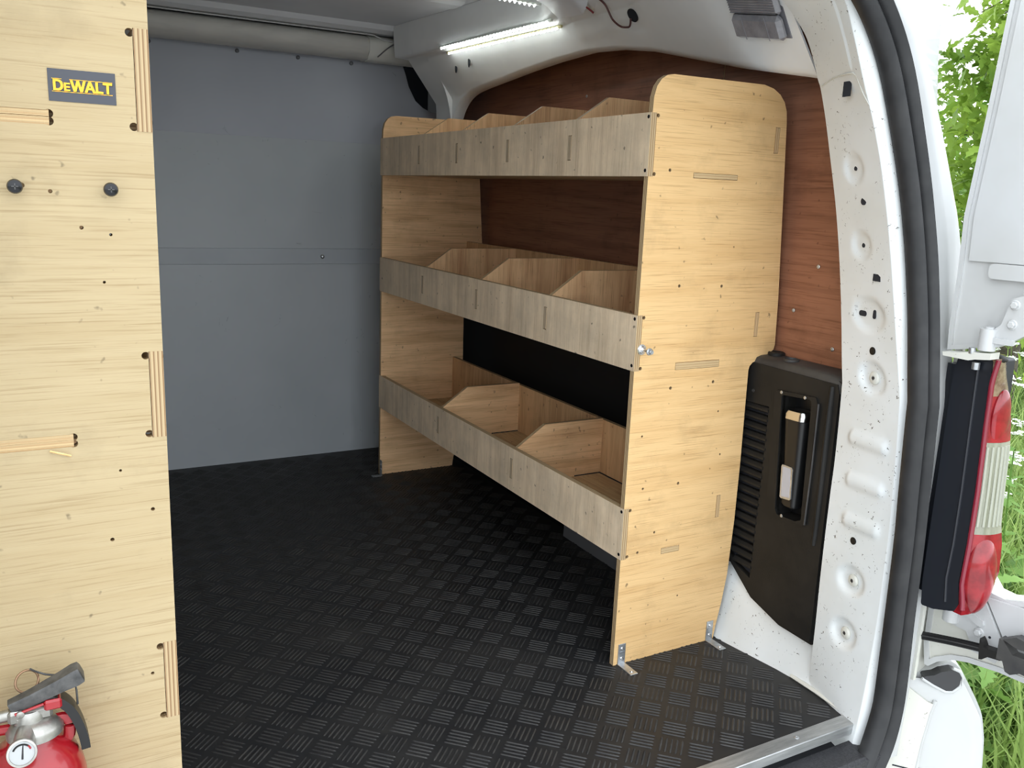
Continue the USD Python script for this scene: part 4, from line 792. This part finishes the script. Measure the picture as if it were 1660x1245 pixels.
npl = [(58.5, 2.62, .62), (56.2, 2.75, .55), (60.3, 2.55, .60), (57.6, 3.2, .75), (59.6, 3.1, .80), (61.5, 2.9, .7), (55.0, 3.2, .6), (58.6, 3.7, .75), (60.8, 3.6, .7)]
protos = [nettle(polar(a, r), h, 50 + i, 'young nettle with toothed green leaves growing in the grass', NET) for i, (a, r, h) in enumerate(npl[:5])]
for i, (a, r, h) in enumerate(npl[5:] + [(57.0, 2.35, .5), (59.3, 2.3, .45), (61.8, 2.4, .55), (62.6, 3.3, .7), (56.6, 4.0, .7), (59.9, 4.2, .7), (58.2, 2.2, .42), (59.0, 2.45, .5), (57.2, 2.55, .5), (60.0, 2.7, .6), (58.8, 2.85, .62), (60.6, 2.3, .5), (59.6, 2.15, .4), (58.0, 2.4, .5), (59.8, 2.95, .7), (61.0, 3.2, .7)]):
    copy(protos[i % 5], 'nettle_plant', (*polar(a, r), GZ), 70 * i, .85 + .1 * (i % 3), 'young nettle with toothed green leaves growing in the grass', 'plant', NET)
def parsley(loc, h, seed, label, group):
    r_ = np.random.default_rng(seed); t = thing('cow_parsley', label, 'wildflower', loc=(*loc, GZ), group=group); base = np.array([*loc, GZ]); stems, heads = [], []
    for k in range(4):
        tip = base + np.array([r_.normal(0, .10), r_.normal(0, .10), h * r_.uniform(.75, 1.05)]); stems.append(tube([base, base * .5 + tip * .5 + [.01, 0, .02], tip], np.array([.004, .003, .002]), 5))
        fl_ = []
        for q in range(9):
            a = q * 2.4; rr = .045 * math.sqrt(q / 9); c = tip + np.array([rr * math.cos(a), rr * math.sin(a), .03 + r_.normal(0, .004)]); stems.append(tube([tip, (tip + c) / 2 + [0, 0, .004], c], .001, 4))
            for _ in range(6): fl_.append(ell(c + r_.normal(0, .007, 3) * [1, 1, .4], (.006, .006, .003), 1))
        heads.append(cat(fl_))
    obj('stem', cat(stems), GRASS, t)
    for hd in heads: obj('flower_head', hd, PETAL, t)
    return t
CP = 'white cow parsley in the grass beside the van'; CL = 'white-flowered cow parsley standing in the tall grass'
cps = [parsley(polar(a, r), h, 90 + i, CL, CP) for i, (a, r, h) in enumerate([(59.2, 4.7, .80), (59.7, 6.0, .85), (60.3, 3.9, .55)])]
for i, (a, r, s) in enumerate([(58.9, 5.4, 1.1), (59.9, 5.1, 1.0), (60.8, 5.8, 1.1), (59.5, 4.1, .8), (58.0, 6.2, 1.0), (61.6, 4.6, 1.0), (59.4, 6.8, 1.15), (60.4, 6.6, 1.1)]):
    copy(cps[i % 3], 'cow_parsley', (*polar(a, r), GZ), 50 * i, s, CL, 'wildflower', CP)

def tree(name, base, h, blobs, nleaf, nsingle, seed, label, m, lm=.10):
    r_ = np.random.default_rng(seed); t = thing(name, label, 'tree', loc=(*base, GZ)); b = np.array([*base, GZ]); br = []
    top = b + np.array([0, 0, h]); br.append(tube(smooth_line([b, b + [.05, .02, h * .4], top], 12), np.linspace(.09, .02, 12), 8))
    V, F, n0 = [], [], 0; singles = []
    wts = np.array([q[4] for q in blobs], float); wts /= wts.sum()
    for c_, rx, ry, rz, _ in blobs:
        c_ = np.array(c_); br.append(tube(smooth_line([b + [0, 0, min(h * .9, max(.3, c_[2] - GZ - .5))], (b + [0, 0, c_[2] - GZ]) * .4 + c_ * .6, c_], 8), np.linspace(.03, .006, 8), 6))
        for _ in range(5):
            e = c_ + r_.normal(0, 1, 3) * [rx * .5, ry * .5, rz * .5]; br.append(tube([c_, (c_ + e) / 2 + [0, 0, .03], e], np.array([.007, .005, .003]), 5))
    for i in range(nleaf):
        k = r_.choice(len(blobs), p=wts); c_, rx, ry, rz, _ = blobs[k]; d = r_.normal(0, 1, 3); d /= np.linalg.norm(d); p = np.array(c_) + d * r_.uniform(.25, 1) ** .6 * np.array([rx, ry, rz])
        L_ = lm * r_.uniform(.7, 1.25); v, f = leaf(L_, L_ * .27, 1, .12, .25, 9)
        v = v @ rot(r_.uniform(0, 6.28), r_.normal(.25, .5), r_.normal(0, .5)).T + p
        if i < nsingle: singles.append((v, f))
        else: V.append(v); F.append(f + n0); n0 += len(v)
    obj('branches', cat(br), BARK, t, smooth=50)
    obj('foliage', trimesh.Trimesh(np.vstack(V), np.vstack(F), process=False), m, t, kind='stuff')
    for v, f in singles: obj('leaf', trimesh.Trimesh(v, f, process=False), m, t)
P3 = lambda ph, r, z: (*polar(ph, r), z)
tree('oak_tree', polar(59.0, 6.3), 2.9, [(P3(57.0, 5.6, 1.30), .55, .55, .55, 5), (P3(58.6, 5.5, 1.55), .45, .45, .5, 5), (P3(60.0, 5.8, 1.25), .6, .6, .6, 5), (P3(58.9, 5.4, 2.02), .40, .34, .26, 2.3), (P3(57.3, 5.5, 1.98), .36, .34, .13, .9), (P3(58.3, 5.4, 2.35), .42, .36, .16, 1.1), (P3(59.8, 5.3, 2.5), .45, .4, .4, 3), (P3(56.4, 5.6, 1.72), .35, .35, .18, 1), (P3(58, 6, .6), 1.0, 1.0, .7, 5), (P3(61.5, 5.6, 2.0), .7, .6, .8, 5)], 4200, 150, 5,
     'leafy bright green oak hanging over the van beside the open door', LEAF_TREE)
tree('hedge_tree', polar(57.5, 9.5), 2.6, [(P3(52, 9.6, .9), 1.5, 1.2, 1.5, 3), (P3(57.5, 9.2, .7), 1.6, 1.2, 1.4, 4), (P3(62, 9.2, .8), 1.6, 1.2, 1.5, 4), (P3(67, 9.4, 1.0), 1.5, 1.2, 1.6, 3)], 5000, 0, 6,
     'darker green hedge growing behind the oak and the long grass', LEAF_TREE2, .14)
